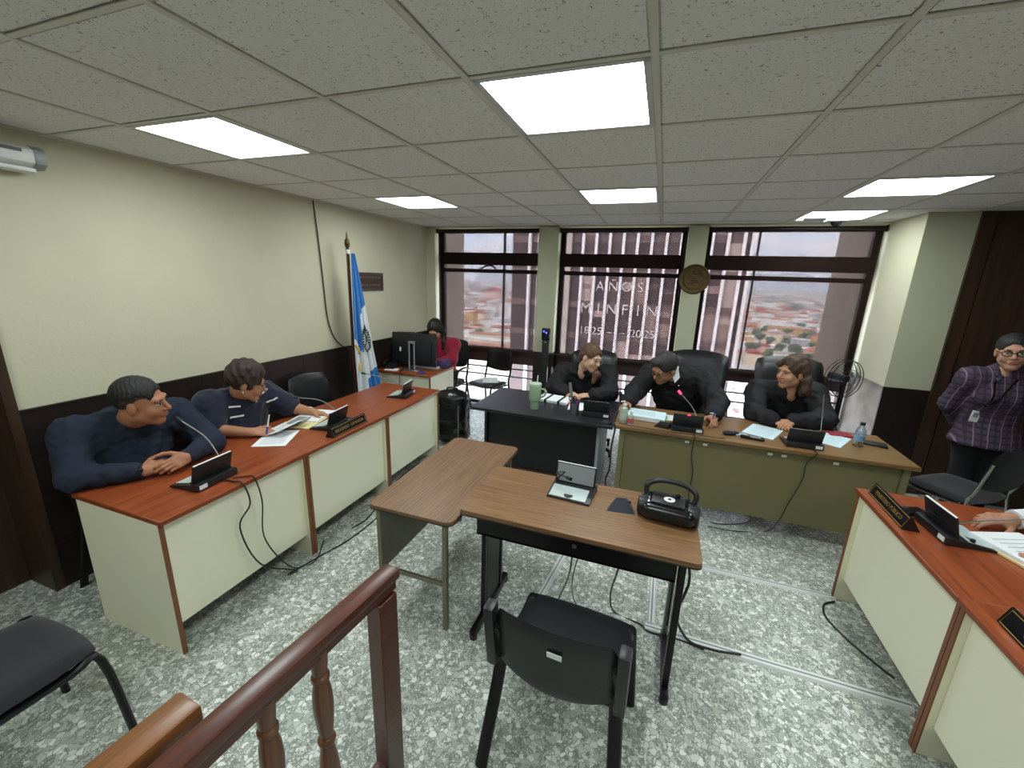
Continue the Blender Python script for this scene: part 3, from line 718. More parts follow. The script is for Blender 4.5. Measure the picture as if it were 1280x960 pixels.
# ------------------------------------------------------------------ chairs
def pad(w, h, th, bend, r, nu=13, nv=9, curl=0):
    """rounded pad in local xz, facing -y; bend curves it around z"""
    G = []
    for i in range(nu):
        u = -1+2*i/(nu-1); row = []
        for j in range(nv):
            v = -1+2*j/(nv-1)
            # squircle edge
            k = max(abs(u), abs(v)); 
            su = u*math.sqrt(max(0, 1-v*v*r)); sv = v*math.sqrt(max(0, 1-u*u*r))
            row.append(Vector((su*w/2, -bend*(1-su*su)+curl*(sv-.0)**2, sv*h/2)))
        G.append(row)
    return G
def pillow_pad(w, h, th, bend, r, curl=0, M=None):
    """solid cushion: two sheets closed at the rim"""
    G = pad(w, h, th, bend, r, 15, 11, curl); q = MB(); ni, nj = 15, 11
    vs = []; 
    for s in (-1, 1):
        for i in range(ni):
            for j in range(nj):
                u, v = -1+2*i/(ni-1), -1+2*j/(nj-1); e = (1-abs(u)**6)*(1-abs(v)**6); e = max(0, e)**.5
                vs.append(G[i][j]+Vector((0, s*th/2*e, 0)))
    if M is not None: vs = [M @ p for p in vs]
    N_ = ni*nj; fs = []
    for i in range(ni-1):
        for j in range(nj-1):
            a = (i*nj+j, (i+1)*nj+j, (i+1)*nj+j+1, i*nj+j+1); fs.append(a); fs.append(tuple(N_+k for k in a[::-1]))
    return q._add(vs, fs)
def TM(loc=(0, 0, 0), rx=0, ry=0, rz=0):
    M = rotm(rx, ry, rz).to_4x4(); M.translation = Vector(loc); return M
def iso_chair(name, lab, loc, rz, seat_m='black_fabric', frame_m_='black_metal', tube=.0125, sw=.47, bh=.30, grp=None, solid=False, top=.80, sh=.46, backs=False):
    """local: sitter faces +y, origin on the floor under the seat"""
    t = thing(name, lab, 'chair', loc, rz, grp)
    pillow_pad(sw, .43, .035 if solid else .055, .015, .22, M=TM((0, 0, sh), rx=R90)).build('seat', seat_m, t, 60)
    pillow_pad(sw-.02, bh, .022 if solid else .045, .05, .25, M=TM((0, -.235, top-bh/2), rx=.16)).build('backrest', seat_m, t, 60)
    w = sw/2-.015
    for s in (-1, 1):
        MB().tube([(s*(w+.03), .225, 0), (s*w, .19, sh-.045), (s*w, .10, sh-.03), (s*w, -.15, sh-.03)], tube, 10, 4, flat=(1.25, .85)).build('leg', frame_m_, t)
        MB().tube([(s*(w+.035), -.275, 0), (s*w, -.19, sh-.03), (s*w, -.215, sh+.1), (s*w, -.26, top-bh*.35)], tube, 10, 5, flat=(1.25, .85)).build('leg', frame_m_, t)
        if backs:
            MB().box((s*(w+.012), -.245, top-bh*.52), (.04, .055, bh*.9), R=rotm(.16), bev=.012).build('bracket', 'black_plastic', t)
    MB().tube([(-w, .10, sh-.032), (w, .10, sh-.032)], tube*.9, 8).build('cross_bar', frame_m_, t)
    MB().tube([(-w, -.16, sh-.032), (w, -.16, sh-.032)], tube*.9, 8).build('cross_bar', frame_m_, t)
    return t
mat('black_poly', (26, 28, 31), .42, bump=.06, bscale=600)
fc = iso_chair('stacking_chair', 'black plastic stacking chair with a white sticker on its back facing the walnut desk', (-.20, 1.385, 0), -.06, 'black_poly', tube=.02, sw=.47, bh=.32, solid=True, top=.79, backs=True)
MB().box((.02, -.317, .70), (.05, .003, .022), R=rotm(.16)).build('sticker', 'white_paper', fc); 
iso_chair('stacking_chair', 'black padded stacking chair standing alone beside the railing', (-2.09, .50, 0), -.02, 'black_fabric', tube=.016, sw=.48)
iso_chair('stacking_chair', 'black padded stacking chair the man in the navy sweater sits on', (-2.80, 1.40, 0), -R90, 'black_fabric', tube=.016, sw=.47, top=.84)
iso_chair('stacking_chair', 'black padded stacking chair the woman in the navy polo sits on', (-2.80, 2.07, 0), -R90, 'black_fabric', tube=.016, sw=.49)
iso_chair('stacking_chair', 'empty black vinyl stacking chair behind the desk between woman and flag', (-2.79, 2.90, 0), -R90-.1, 'black_leather', tube=.014, sw=.46, bh=.36, top=.95, sh=.48)
wc = iso_chair('stacking_chair', 'empty black chair in front of the first window by the black desk', (-2.08, 4.98, 0), 2.85, 'black_leather', tube=.012, sw=.44, bh=.30, top=.94, sh=.51)
MB().box((.03, .02, .543), (.2, .28, .004), R=rotm(0, 0, .4)).build('paper_on_seat', 'white_paper'); o = bpy.data.objects['paper_on_seat']; o.location = (-2.08, 4.98, 0); tag(o, 'white sheets lying on the empty chair by the window', 'paper')
cc = iso_chair('chrome_chair', 'black chair with bare chrome tube frame in front of the standing woman', (2.22, 3.80, 0), .62, 'black_fabric', 'chrome', tube=.013, sw=.50, bh=.34, top=.90)
iso_chair('chrome_chair', 'black chair with chrome frame under the person in the dark suit', (2.28, 2.32, 0), R90, 'black_fabric', 'chrome', tube=.013, sw=.50, bh=.34, top=.88)
pc = iso_chair('arm_chair', 'black armed chair the woman in red sits on behind the monitors', (-2.72, 5.0, 0), PI, 'black_fabric', tube=.013, sw=.48, bh=.40, top=1.02)
for s in (-1, 1): MB().tube([(s*.26, -.2, .62), (s*.27, -.05, .66), (s*.27, .12, .655), (s*.265, .18, .60), (s*.255, .19, .46)], .014, 8, 4).build('arm', 'black_plastic', pc)

def exec_chair(lab, loc, rz, w=.52, top=1.16, base=.56):
    t = thing('executive_chair', lab, 'chair', loc, rz, 'high backed leather chairs')
    pillow_pad(.54, .52, .12, .01, .18, M=TM((0, .02, .47), rx=R90)).build('seat', 'black_leather', t, 60)
    H = top-base; G = []
    # tapered back, wider at the top, softly wrapped
    vs = []; ni, nj = 17, 15; q = MB()
    for s in (-1, 1):
        for i in range(ni):
            u = -1+2*i/(ni-1)
            for j in range(nj):
                v = j/(nj-1); hw = (w/2)*(.86+.14*math.sin(min(1, v*1.15)*PI*.5)); rc = 1-(max(0, v-.78)/.22)**3*.22*abs(u)**2
                x = u*hw*(1-(max(0, v-.86)/.14)**2*.06); z = base+H*v*(1-.06*abs(u)**3*v)
                y = -.24-.10*v+.03*math.sin(v*PI*1.3)+.035*u*u; e = max(0, (1-abs(u)**5)*(1-abs(2*v-1)**7))**.5
                y += s*(.05*e+.006*e*math.sin(v*17))
                vs.append(Vector((x, y, z)))
    N_ = ni*nj; fs = []
    for i in range(ni-1):
        for j in range(nj-1):
            a = (i*nj+j, (i+1)*nj+j, (i+1)*nj+j+1, i*nj+j+1); fs += [a, tuple(N_+k for k in a[::-1])]
    q._add(vs, fs).build('backrest', 'black_leather', t, 60)
    for s in (-1, 1):
        MB().tube([(s*.29, -.22, .62), (s*.31, -.05, .68), (s*.31, .14, .67), (s*.30, .2, .60), (s*.27, .12, .45)], .022, 8, 4).build('arm', 'black_plastic', t)
    MB().cyl((0, 0, .10), (0, 0, .42), .03).build('column', 'black_metal', t)
    for k in range(5):
        a = k*2*PI/5; MB().tube([(0, 0, .12), (math.cos(a)*.3, math.sin(a)*.3, .07)], [.03, .018], 8).build('base_arm', 'black_plastic', t)
        MB().cyl((math.cos(a)*.29-.012, math.sin(a)*.29, .03), (math.cos(a)*.29+.012, math.sin(a)*.29, .03), .03).build('caster', 'black_plastic', t)
    return t
exec_chair('black leather high backed chair behind the robed woman with glasses', (-.62, 4.48, 0), PI+.15, .52, 1.10)
exec_chair('widest black leather high backed chair behind the robed man', (.40, 4.47, 0), PI-.12, .58, 1.19)
exec_chair('black leather high backed chair between the robed woman and the fan', (1.27, 4.46, 0), PI+.02, .60, 1.20)

# ------------------------------------------------------------------ wooden railing
t = thing('wooden_railing', 'dark mahogany railing with turned balusters and a square end post', 'railing', (-.775, 1.0, 0), math.radians(-5.3)); RZ = .90
MB().box((0, -.72, RZ-.018), (.066, 1.50, .036), bev=.008).build('handrail', 'mahogany', t)
MB().box((0, -.72, RZ-.055), (.046, 1.48, .04), bev=.004).build('under_rail', 'mahogany', t)
MB().box((0, -.03, .41), (.062, .085, .82), bev=.004).build('end_post', 'mahogany', t)
MB().box((0, -.72, .10), (.05, 1.40, .05), bev=.004).build('bottom_rail', 'mahogany', t)
bal = [(.013, .12), (.018, .13), (.018, .18), (.012, .19), (.016, .21), (.021, .30), (.023, .36), (.019, .44), (.013, .50), (.017, .505), (.019, .515), (.017, .525), (.013, .53), (.018, .58), (.021, .65), (.019, .70), (.014, .735), (.018, .742), (.018, .755), (.014, .762), (.017, .80), (.018, .83), (.018, .845)]
bm_ = MB().lathe([(r*1.4, z) for r, z in bal], 18).mesh('baluster', 'baluster_wood')
for k in range(7): link('baluster', bm_, t, (0, -.285-k*.16, 0))
t = thing('wooden_rail', 'honey coloured wooden rail end lying beside the mahogany railing', 'railing', (-.93, .47, 0), math.radians(-4))
MB().box((0, -.40, RZ-.02), (.082, .80, .045), bev=.008).build('handrail', 'honey_wood', t)
MB().box((0, -.42, RZ-.07), (.05, .74, .06), bev=.004).build('under_rail', 'honey_wood', t)
MB().box((0, -.55, .40), (.055, .06, .80), bev=.004).build('post', 'honey_wood', t)
# ================================================================== PEOPLE
A_ = lambda p: np.array(p, float)
def nrm(v): v = A_(v); return v/np.linalg.norm(v)
class SDF:
    """union of tapered capsules and ellipsoids with soft joins, meshed with surface nets"""
    def __init__(s, h): s.h = h; s.ops = []
    def cone(s, a, b, r1, r2, k=.02, sub=False, T=None, sc=None):
        a, b = A_(a), A_(b); r = max(r1, r2)*(max(sc) if sc is not None else 1)
        s.ops.append(('c', a, b, r1, r2, k, sub, T, sc, np.minimum(a, b)-r, np.maximum(a, b)+r)); return s
    def ell(s, c, rad, R=None, k=.02, sub=False):
        c = A_(c); rad = A_(rad)*np.ones(3); m = rad.max()
        s.ops.append(('e', c, rad, R, None, k, sub, None, None, c-m, c+m)); return s
    def chain(s, pts, rs, k=.02):
        for i in range(len(pts)-1): s.cone(pts[i], pts[i+1], rs[i], rs[i+1], k)
        return s
    @staticmethod
    def dist(o, P):
        if o[0] == 'e':
            q = P-o[1]
            if o[3] is not None: q = q @ o[3].T
            q0 = q/o[2]; k0 = np.sqrt((q0**2).sum(-1))+1e-9; k1 = np.sqrt(((q0/o[2])**2).sum(-1))+1e-9
            return k0*(k0-1)/k1
        a, b = o[1], o[2]
        if o[7] is not None:
            P = ((P-a) @ o[7].T)/o[8]; b = ((b-a) @ o[7].T)/o[8]; a = np.zeros(3)
        ba = b-a; L2 = max(ba @ ba, 1e-12); t = np.clip(((P-a) @ ba)/L2, 0, 1)
        d = np.linalg.norm(P-a-t[..., None]*ba, axis=-1)-(o[3]+(o[4]-o[3])*t)
        return d*min(o[8]) if o[8] is not None else d
    def field(s):
        lo = np.min([o[9] for o in s.ops if not o[6]], axis=0)-4*s.h; hi = np.max([o[10] for o in s.ops if not o[6]], axis=0)+4*s.h
        n = np.ceil((hi-lo)/s.h).astype(int)+1; D = np.full(n, .2, np.float32); s.lo, s.n = lo, n
        ax = [lo[i]+s.h*np.arange(n[i]) for i in range(3)]
        for o in s.ops:
            m = o[5]+3*s.h
            i0 = np.maximum(0, np.floor((o[9]-m-lo)/s.h).astype(int)); i1 = np.minimum(n, np.ceil((o[10]+m-lo)/s.h).astype(int)+1)
            if (i1 <= i0).any(): continue
            sl = tuple(slice(i0[i], i1[i]) for i in range(3))
            P = np.stack(np.meshgrid(*[ax[i][i0[i]:i1[i]] for i in range(3)], indexing='ij'), -1)
            d = s.dist(o, P); a = D[sl]; k = max(o[5], 1e-4)
            if o[6]:
                d = -d; h = np.clip(.5-.5*(d-a)/k, 0, 1); D[sl] = d+(a-d)*h+k*h*(1-h)
            else:
                h = np.clip(.5+.5*(d-a)/k, 0, 1); D[sl] = d*(1-h)+a*h-k*h*(1-h)
        s.D = D; s.ax = ax; return s
    def wrinkle(s, amp, f=22, seed=0):
        X, Y, Z = np.meshgrid(*s.ax, indexing='ij'); r = np.random.RandomState(seed); ph = r.rand(6)*6.28
        w = np.sin(f*(X+.6*Z)+2.2*np.sin(.45*f*Y+ph[0])+ph[1])+.7*np.sin(f*1.3*(Y-.5*Z)+2*np.sin(.5*f*X+ph[2])+ph[3])+.5*np.sin(f*2*Z+1.7*np.sin(.7*f*(X+Y))+ph[4])
        s.D = s.D+(amp*w).astype(np.float32); return s
    def hairy(s, amp, f, axis=None, seed=0):
        X, Y, Z = np.meshgrid(*s.ax, indexing='ij'); r = np.random.RandomState(seed); ph = r.rand(4)*6.28
        w = np.sin(f*(.8*X+.6*Y)+3*np.sin(.16*f*Z+ph[0])+ph[1])+.7*np.sin(1.7*f*(.6*X-.8*Y)+4*np.sin(.2*f*Z+ph[2])+ph[3]); s.D = s.D+(amp*w).astype(np.float32); return s
    def mesh(s):
        D = s.D; n = D.shape; I = D < 0
        # active cells
        c = I[:-1, :-1, :-1].astype(np.int8)
        tot = np.zeros([x-1 for x in n], np.int8)
        for dx in (0, 1):
            for dy in (0, 1):
                for dz in (0, 1): tot += I[dx:n[0]-1+dx, dy:n[1]-1+dy, dz:n[2]-1+dz]
        act = (tot > 0) & (tot < 8); idx = np.argwhere(act); ID = np.full(act.shape, -1, np.int64); ID[act] = np.arange(len(idx))
        acc = np.zeros((len(idx), 3)); cnt = np.zeros(len(idx))
        for ax in range(3):
            o = [i for i in range(3) if i != ax]
            for u in (0, 1):
                for v in (0, 1):
                    p = idx.copy(); p[:, o[0]] += u; p[:, o[1]] += v; q = p.copy(); q[:, ax] += 1
                    a = D[tuple(p.T)]; b = D[tuple(q.T)]; m = (a < 0) != (b < 0)
                    t = a/(a-b+1e-20); pt = p.astype(float); pt[:, ax] += t; acc[m] += pt[m]; cnt[m] += 1
        V = s.lo+s.h*(acc/cnt[:, None]); F = []
        for ax in range(3):
            o = [i for i in range(3) if i != ax]; sl0 = [slice(None)]*3; sl1 = [slice(None)]*3; sl0[ax] = slice(0, n[ax]-1); sl1[ax] = slice(1, n[ax])
            ed = np.argwhere(I[tuple(sl0)] != I[tuple(sl1)])
            ed = ed[(ed[:, o[0]] > 0) & (ed[:, o[1]] > 0) & (ed[:, o[0]] < n[o[0]]-1) & (ed[:, o[1]] < n[o[1]]-1)]
            qs = []
            for u, v in ((0, 0), (1, 0), (1, 1), (0, 1)):
                p = ed.copy(); p[:, o[0]] -= u; p[:, o[1]] -= v; qs.append(ID[tuple(p.T)])
            Q = np.stack(qs, 1); ins = I[tuple(ed.T)]; flip = ins if ax != 1 else ~ins
            Q[flip] = Q[flip][:, ::-1]; F.append(Q)
        return V, np.concatenate(F)
    def at(s, p):
        i = np.clip(((A_(p)-s.lo)/s.h).round().astype(int), 0, np.array(s.D.shape)-1); return s.D[tuple(i)]
    def hit(s, p, d, step=.004, far=.6):
        p, d = A_(p), nrm(d)
        for k in range(int(far/step)):
            q = p+d*step*k
            if s.at(q) < 0: return Vector(q-d*.003)
        return Vector(p)
def sdf_obj(s, name, m, parent, extra=None, mats=()):
    V, F = s.mesh(); V = V-A_(parent.location)
    me = bpy.data.meshes.new(name)
    if extra is None:
        me.from_pydata(V.tolist(), [], F.tolist()); me.materials.append(MATS[m])
    else:
        nv = len(V); o = A_(parent.location)
        ev = [tuple(A_(v)-o) for v in extra.v]
        me.from_pydata(V.tolist()+ev, [], F.tolist()+[tuple(i+nv for i in f) for f in extra.f])
        for q in [m]+list(mats): me.materials.append(MATS[q])
        me.polygons.foreach_set('material_index', [0]*len(F)+[i+1 for i in extra.m])
    me.polygons.foreach_set('use_smooth', [True]*len(me.polygons)); me.update()
    return link(name, me, parent)
def rel(mb, parent):
    o = parent.location; mb.v = [tuple(Vector(v)-o) for v in mb.v]; return mb

def hand(s, w, d, back, thumb, curl=.5, spread=.06, sc=1.0, thumb_curl=.35, finger_curls=None):
    """five fingers: w wrist, d pointing along the palm, back normal of the back of the hand, thumb = side vector"""
    w, d = A_(w), nrm(d); back = A_(back); back = nrm(back-d*(back @ d)); side = nrm(np.cross(d, back))
    if side @ A_(thumb) < 0: side = -side
    s.cone(w-d*.02, w+d*.02*sc, .026*sc, .027*sc, .012)
    L = [(.0255, .088, .044, .027, .020, .0085), (.0085, .092, .049, .031, .021, .0088), (-.0085, .088, .045, .029, .020, .0083), (-.025, .080, .034, .022, .018, .0074)]
    for i, (off, ml, p1, p2, p3, r) in enumerate(L):
        r *= sc*1.04; k0 = w+d*.012*sc+side*off*.75*sc; kn = w+(d*ml+side*off*1.02)*sc
        s.cone(k0, kn, .0135*sc, .0105*sc, .012)
        c = (finger_curls[i] if finger_curls else curl); fd = nrm(d+side*off/.0255*spread); p = kn; a = c*.55
        for ln, m in ((p1, 1.0), (p2, 1.15), (p3, .8)):
            v = fd*math.cos(a)-back*math.sin(a); q = p+v*ln*sc; s.cone(p, q, r, r*.92, .004); p = q; r *= .92; a += c*m
    s.ell(w+(d*.045+side*.022-back*.008)*sc, (.022*sc,)*3, k=.014)
    p0 = w+(d*.022+side*.028-back*.006)*sc; v1 = nrm(d*.75+side*.75-back*.25); p1 = p0+v1*.042*sc
    v2 = nrm(v1*math.cos(thumb_curl)+(d*.75-side*.5-back*.25)*math.sin(thumb_curl)); p2 = p1+v2*.033*sc; v3 = nrm(v2*math.cos(thumb_curl)+(d*.7-side*.7-back*.2)*math.sin(thumb_curl)); p3 = p2+v3*.026*sc
    s.cone(p0, p1, .0135*sc, .0115*sc, .01); s.cone(p1, p2, .0112*sc, .0102*sc, .004); s.cone(p2, p3, .0102*sc, .0085*sc, .004)

def head_frame(f, roll=0):
    f = nrm(f); r = nrm(np.cross(f, (0, 0, 1))); u = np.cross(r, f)
    r2 = r*math.cos(roll)+u*math.sin(roll); u2 = -r*math.sin(roll)+u*math.cos(roll)
    return np.array([r2, f, u2])          # rows: right, forward, up
class Head:
    def __init__(s, c, f, roll=0, sc=1.0, wide=1.0): s.c = A_(c); s.R = head_frame(f, roll); s.sc = sc; s.w = wide
    def p(s, x, y, z): return s.c+(x*s.w*s.R[0]+y*s.R[1]+z*s.R[2])*s.sc
    def rr(s, *r): return tuple(a*s.sc for a in r)
def add_head(S_, H, neck, nr=.055, ears=True, full=1.0):
    p, k = H.p, H.sc
    S_.ell(p(0, -.018, .035), H.rr(.076*H.w, .096, .083), H.R, .01)
    S_.ell(p(0, .028, -.03), H.rr(.063*H.w, .066, .082), H.R, .025)
    for s in (-1, 1):
        S_.cone(p(s*.046, .0, -.055), p(s*.012, .062, -.096), .024*k*full, .020*k, .02)
        S_.ell(p(s*.036, .062, -.032), H.rr(.026, .026, .028), H.R, .02)
        S_.ell(p(s*.076, -.008, -.010), H.rr(.011, .020, .031), H.R, .008)
    S_.cone(p(0, .066, -.098), p(0, .070, -.094), .020*k, .020*k, .02)
    S_.cone(p(-.034, .078, .024), p(.034, .078, .024), .015*k, .015*k, .014)
    for s in (-1, 1): S_.ell(p(s*.031, .102, .004), H.rr(.019, .016, .012), H.R, .010, True)
    S_.cone(p(0, .086, .014), p(0, .110, -.026), .008*k, .0125*k, .008)
    for s in (-1, 1): S_.ell(p(s*.012, .098, -.031), H.rr(.0085, .010, .0075), H.R, .005)
    S_.cone(p(-.013, .089, -.060), p(.013, .089, -.060), .011*k, .011*k, .012)
    S_.cone(p(0, -.03, -.07), neck, nr*k, nr*1.08, .03)
def face_extra(H, lips=True):
    """eyes, brows, lips as small islands; slots: 0 white, 1 iris, 2 brow, 3 lips"""
    q = MB(); p, k = H.p, H.sc; M = Matrix(H.R.T.tolist())
    for s in (-1, 1):
        q.slot(0).ball(p(s*.031, .0795, .004), H.rr(.0135, .0115, .0075), 12, 8, M)
        q.slot(1).ball(p(s*.031, .0885, .0035), H.rr(.0055, .0035, .0055), 10, 6, M)
        q.slot(2).tube([p(s*.050, .074, .020), p(s*.036, .0885, .027), p(s*.017, .0925, .022)], [.0025*k, .0045*k, .004*k], 8, 3, flat=(.9, 1))
        q.slot(2).tube([p(s*.044, .0825, .0085), p(s*.031, .0935, .0125), p(s*.019, .0885, .009)], .0018*k, 6, 3)
    q.slot(3).ball(p(0, .0965, -.0565), H.rr(.021, .007, .0045), 12, 8, M); q.slot(3).ball(p(0, .0965, -.0655), H.rr(.018, .007, .0052), 12, 8, M)
    return q
mat('eye_white', (205, 200, 194), .3); mat('iris', (32, 22, 16), .25)
def skin_mats(n, c, lip):
    mat('skin_'+n, c, .52, var=.07, vscale=22, spec=.35); mat('lip_'+n, lip, .45)
def hair_mat(n, c0, c1, rough=.58):
    wood('hair_'+n, c0, c1, 2, rough, 300, 9, bump=.7)
for n, c, l in (('man', (172, 118, 88), (146, 88, 74)), ('polo', (176, 126, 94), (150, 84, 74)), ('pale', (206, 164, 138), (176, 104, 96)), ('judge', (170, 122, 96), (142, 88, 76)), ('tan', (188, 138, 108), (158, 92, 82)), ('warm', (190, 142, 118), (176, 96, 92))): skin_mats(n, c, l)
hair_mat('black', (14, 13, 13), (36, 34, 33)); hair_mat('grey', (20, 19, 20), (60, 58, 58)); hair_mat('man', (14, 13, 13), (42, 40, 40)); hair_mat('brown', (42, 28, 20), (86, 60, 42)); hair_mat('auburn', (58, 38, 26), (112, 80, 56)); hair_mat('dark', (30, 22, 20), (62, 47, 42))
mat('hair_fade', (58, 46, 40), .7, var=.2, vscale=120); mat('navy_knit', (27, 36, 54), .9, bump=.3, bscale=350); mat('navy_polo', (24, 28, 50), .9, bump=.2, bscale=400, sheen=.2)
mat('robe', (15, 16, 18), .8, bump=.15, bscale=300); mat('red_knit', (150, 22, 52), .9, bump=.2, bscale=300, sheen=.2); mat('purple_cloth', (78, 64, 104), .9)
mat('suit_navy', (26, 30, 46), .8, bump=.1, bscale=400); mat('trousers', (18, 19, 23), .9); mat('shoe', (16, 15, 15), .35); mat('white_shirt', (228, 232, 238), .75); mat('tie_blue', (110, 150, 182), .6)
def m_plaid():
    m = bpy.data.materials.new('plaid'); m.use_nodes = True; nt = m.node_tree; b = nt.nodes['Principled BSDF']; L = nt.links.new
    t = N(nt, 'ShaderNodeTexCoord'); sp = N(nt, 'ShaderNodeSeparateXYZ'); L(t.outputs['Object'], sp.inputs[0])
    def stripes(sock, f, lo, hi):
        a = N(nt, 'ShaderNodeMath', operation='MULTIPLY'); a.inputs[1].default_value = f; L(sock, a.inputs[0])
        f_ = N(nt, 'ShaderNodeMath', operation='FRACT'); L(a.outputs[0], f_.inputs[0])
        r = N(nt, 'ShaderNodeValToRGB'); r.color_ramp.elements[0].position = lo; r.color_ramp.elements[0].color = (1, 1, 1, 1); r.color_ramp.elements[1].position = hi; r.color_ramp.elements[1].color = (0, 0, 0, 1)
        L(f_.outputs[0], r.inputs['Fac']); return r
    v = stripes(sp.outputs['X'], 15, .07, .14); h = stripes(sp.outputs['Z'], 22, .12, .5); v2 = stripes(sp.outputs['X'], 30, .2, .5)
    m1 = N(nt, 'ShaderNodeMix', data_type='RGBA'); m1.inputs[6].default_value = lin((74, 58, 78)); m1.inputs[7].default_value = lin((44, 36, 52)); L(h.outputs['Color'], m1.inputs['Factor'])
    m2 = N(nt, 'ShaderNodeMix', data_type='RGBA'); m2.inputs[7].default_value = lin((50, 38, 54)); L(v2.outputs['Color'], m2.inputs['Factor']); L(m1.outputs[2], m2.inputs[6])
    m3 = N(nt, 'ShaderNodeMix', data_type='RGBA'); m3.inputs[7].default_value = lin((124, 100, 116)); L(v.outputs['Color'], m3.inputs['Factor']); L(m2.outputs[2], m3.inputs[6])
    L(m3.outputs[2], b.inputs['Base Color']); b.inputs['Roughness'].default_value = .85; MATS['plaid'] = m
m_plaid()
def torso_frame(J):
    r = nrm(J['sR']-J['sL']); c = (J['sR']+J['sL'])/2; up = nrm(c-J['pel']); f = nrm(np.cross(up, r)); r = np.cross(f, up); return np.array([r, f, up])
def garment(S_, J, g=0, sleeve='long', cuff=.045, arm=1.0, torso=True, hem=None, depth=.70, belly=0, wide=1.0, cuffback=.015):
    T = torso_frame(J); mid = (J['sR']+J['sL'])/2; sw = np.linalg.norm(J['sR']-J['sL'])
    up = T[2]; low = J['pel'] if hem is None else hem
    rw = sw*.40*wide
    S_.cone(low, mid-up*.15, rw*.98+g, rw*1.04+g, .05, T=T, sc=A_((1, depth, 1)))
    S_.cone(mid-up*.16, mid-up*.06, rw*1.02+g, rw*.80+g, .06, T=T, sc=A_((1, depth*.95, 1)))
    if belly: S_.ell(low+T[1]*.05+up*.12, (rw*.95, rw*.8+belly, .16), T, .06)
    for s in 'RL':
        sh = J['s'+s]; S_.cone(J['neck']-up*.035, sh, .060+g, .066*arm+g, .05)
        S_.cone(mid-up*.10, sh-up*.03, .10, .07*arm+g, .05)
        if sleeve == 'long':
            S_.cone(sh, J['e'+s], .070*arm+g, .056*arm+g, .03); S_.cone(J['e'+s], J['w'+s]-nrm(J['w'+s]-J['e'+s])*cuffback, .054*arm+g, cuff+g*.5, .025)
        else:
            e = sh+(J['e'+s]-sh)*.82; S_.cone(sh, e, .070*arm+g, .064*arm+g, .03)
    return T, mid
def legs(t, J, m='trousers', r=.085):
    S_ = SDF(.012)
    for s in 'RL':
        S_.cone(J['h'+s], J['k'+s], r, r*.75, .05); S_.cone(J['k'+s], J['a'+s]+A_((0, 0, .06)), r*.72, r*.6, .03)
    S_.cone(J['hR'], J['hL'], r*1.15, r*1.15, .06)
    sdf_obj(S_.field(), 'trousers', m, t)
    for s in 'RL':
        F = SDF(.008); a = J['a'+s]; d = J['toe']
        F.cone(a+A_((0, 0, .045)), a+d*.15+A_((0, 0, .03)), .042, .03, .02); F.cone(a-d*.04+A_((0, 0, .03)), a+A_((0, 0, .05)), .03, .036, .02)
        sdf_obj(F.field(), 'shoe', 'shoe', t)
def sit(J, face, seat=.50, x=.10):
    """hips, knees and ankles under a desk"""
    f = nrm((face[0], face[1], 0)); r = np.cross(f, (0, 0, 1)); p = J['pel']
    for s, k in (('R', 1), ('L', -1)):
        h = A_((p[0], p[1], seat+.06))+r*k*.09; J['h'+s] = h; J['k'+s] = h+f*.37+r*k*.05+A_((0, 0, -.02)); J['a'+s] = A_((0, 0, .0))+(J['k'+s]+f*.04)*A_((1, 1, 0))
    J['toe'] = f
def glasses(t, H, m='black_metal', lens=True, rim=.0017, gap=.0):
    k = H.sc; q = MB(); p = H.p
    for s in (-1, 1):
        P = [p(s*(.033)+.0235*math.cos(a), .1015-.004*abs(math.cos(a)), .001+.0175*math.sin(a)) for a in [2*PI*i/16 for i in range(16)]]
        q.tube(P, rim*k, 6, closed=True)
        q.tube([p(s*.056, .098, .006), p(s*.074, .06, .008), p(s*.080, .0, .006), p(s*.081, -.012, -.004)], rim*k, 6)
    q.tube([p(-.010, .1035, .004), p(0, .109, .007), p(.010, .1035, .004)], rim*k, 6)
    g = rel(q, t).build('glasses', m, t)
    if lens:
        for s in (-1, 1):
            l = MB().prism([(.0225*math.cos(2*PI*i/16)*k, .0165*math.sin(2*PI*i/16)*k) for i in range(16)], -.0004, .0004, o=p(s*.033, .0995, .001), R=Matrix((H.R[0], H.R[2], -H.R[1])).transposed())
            rel(l, t).build('lens', 'clear_glass', g)
def strip(t, S_, pts, d, w, m, name, th=.003):
    """a band laid on a garment: points are pushed along d onto its surface"""
    P = [S_.hit(p, d) for p in pts]; q = MB(); D_ = Vector(nrm(d)); G = []
    for i, p in enumerate(P):
        tg = (P[min(i+1, len(P)-1)]-P[max(i-1, 0)]).normalized(); sd = tg.cross(D_).normalized()
        p = p-D_*.006; G.append([p-sd*w/2, p, p+sd*w/2])
    q.sheet(G, th); return rel(q, t).build(name, m, t)
def line(a, b, n=6): return [A_(a)+(A_(b)-A_(a))*i/(n-1) for i in range(n)]
def J_(**k): return {a: A_(v) for a, v in k.items()}
def cap_hair(Hd, H, grow=.010, front=.078, low=-.035, crown=0):
    """hair mass over the skull, cut away from the face"""
    k = H.sc
    Hd.ell(H.p(0, -.022, .040+crown*.3), H.rr((.076+grow)*H.w, .096+grow, .083+grow+crown), H.R, .01)
    Hd.ell(H.p(0, .075, -.045), H.rr(.075, .066, .083), H.R, .012, True)
    Hd.ell(H.p(0, .128, .012), H.rr(.066, .072, front), H.R, .012, True)
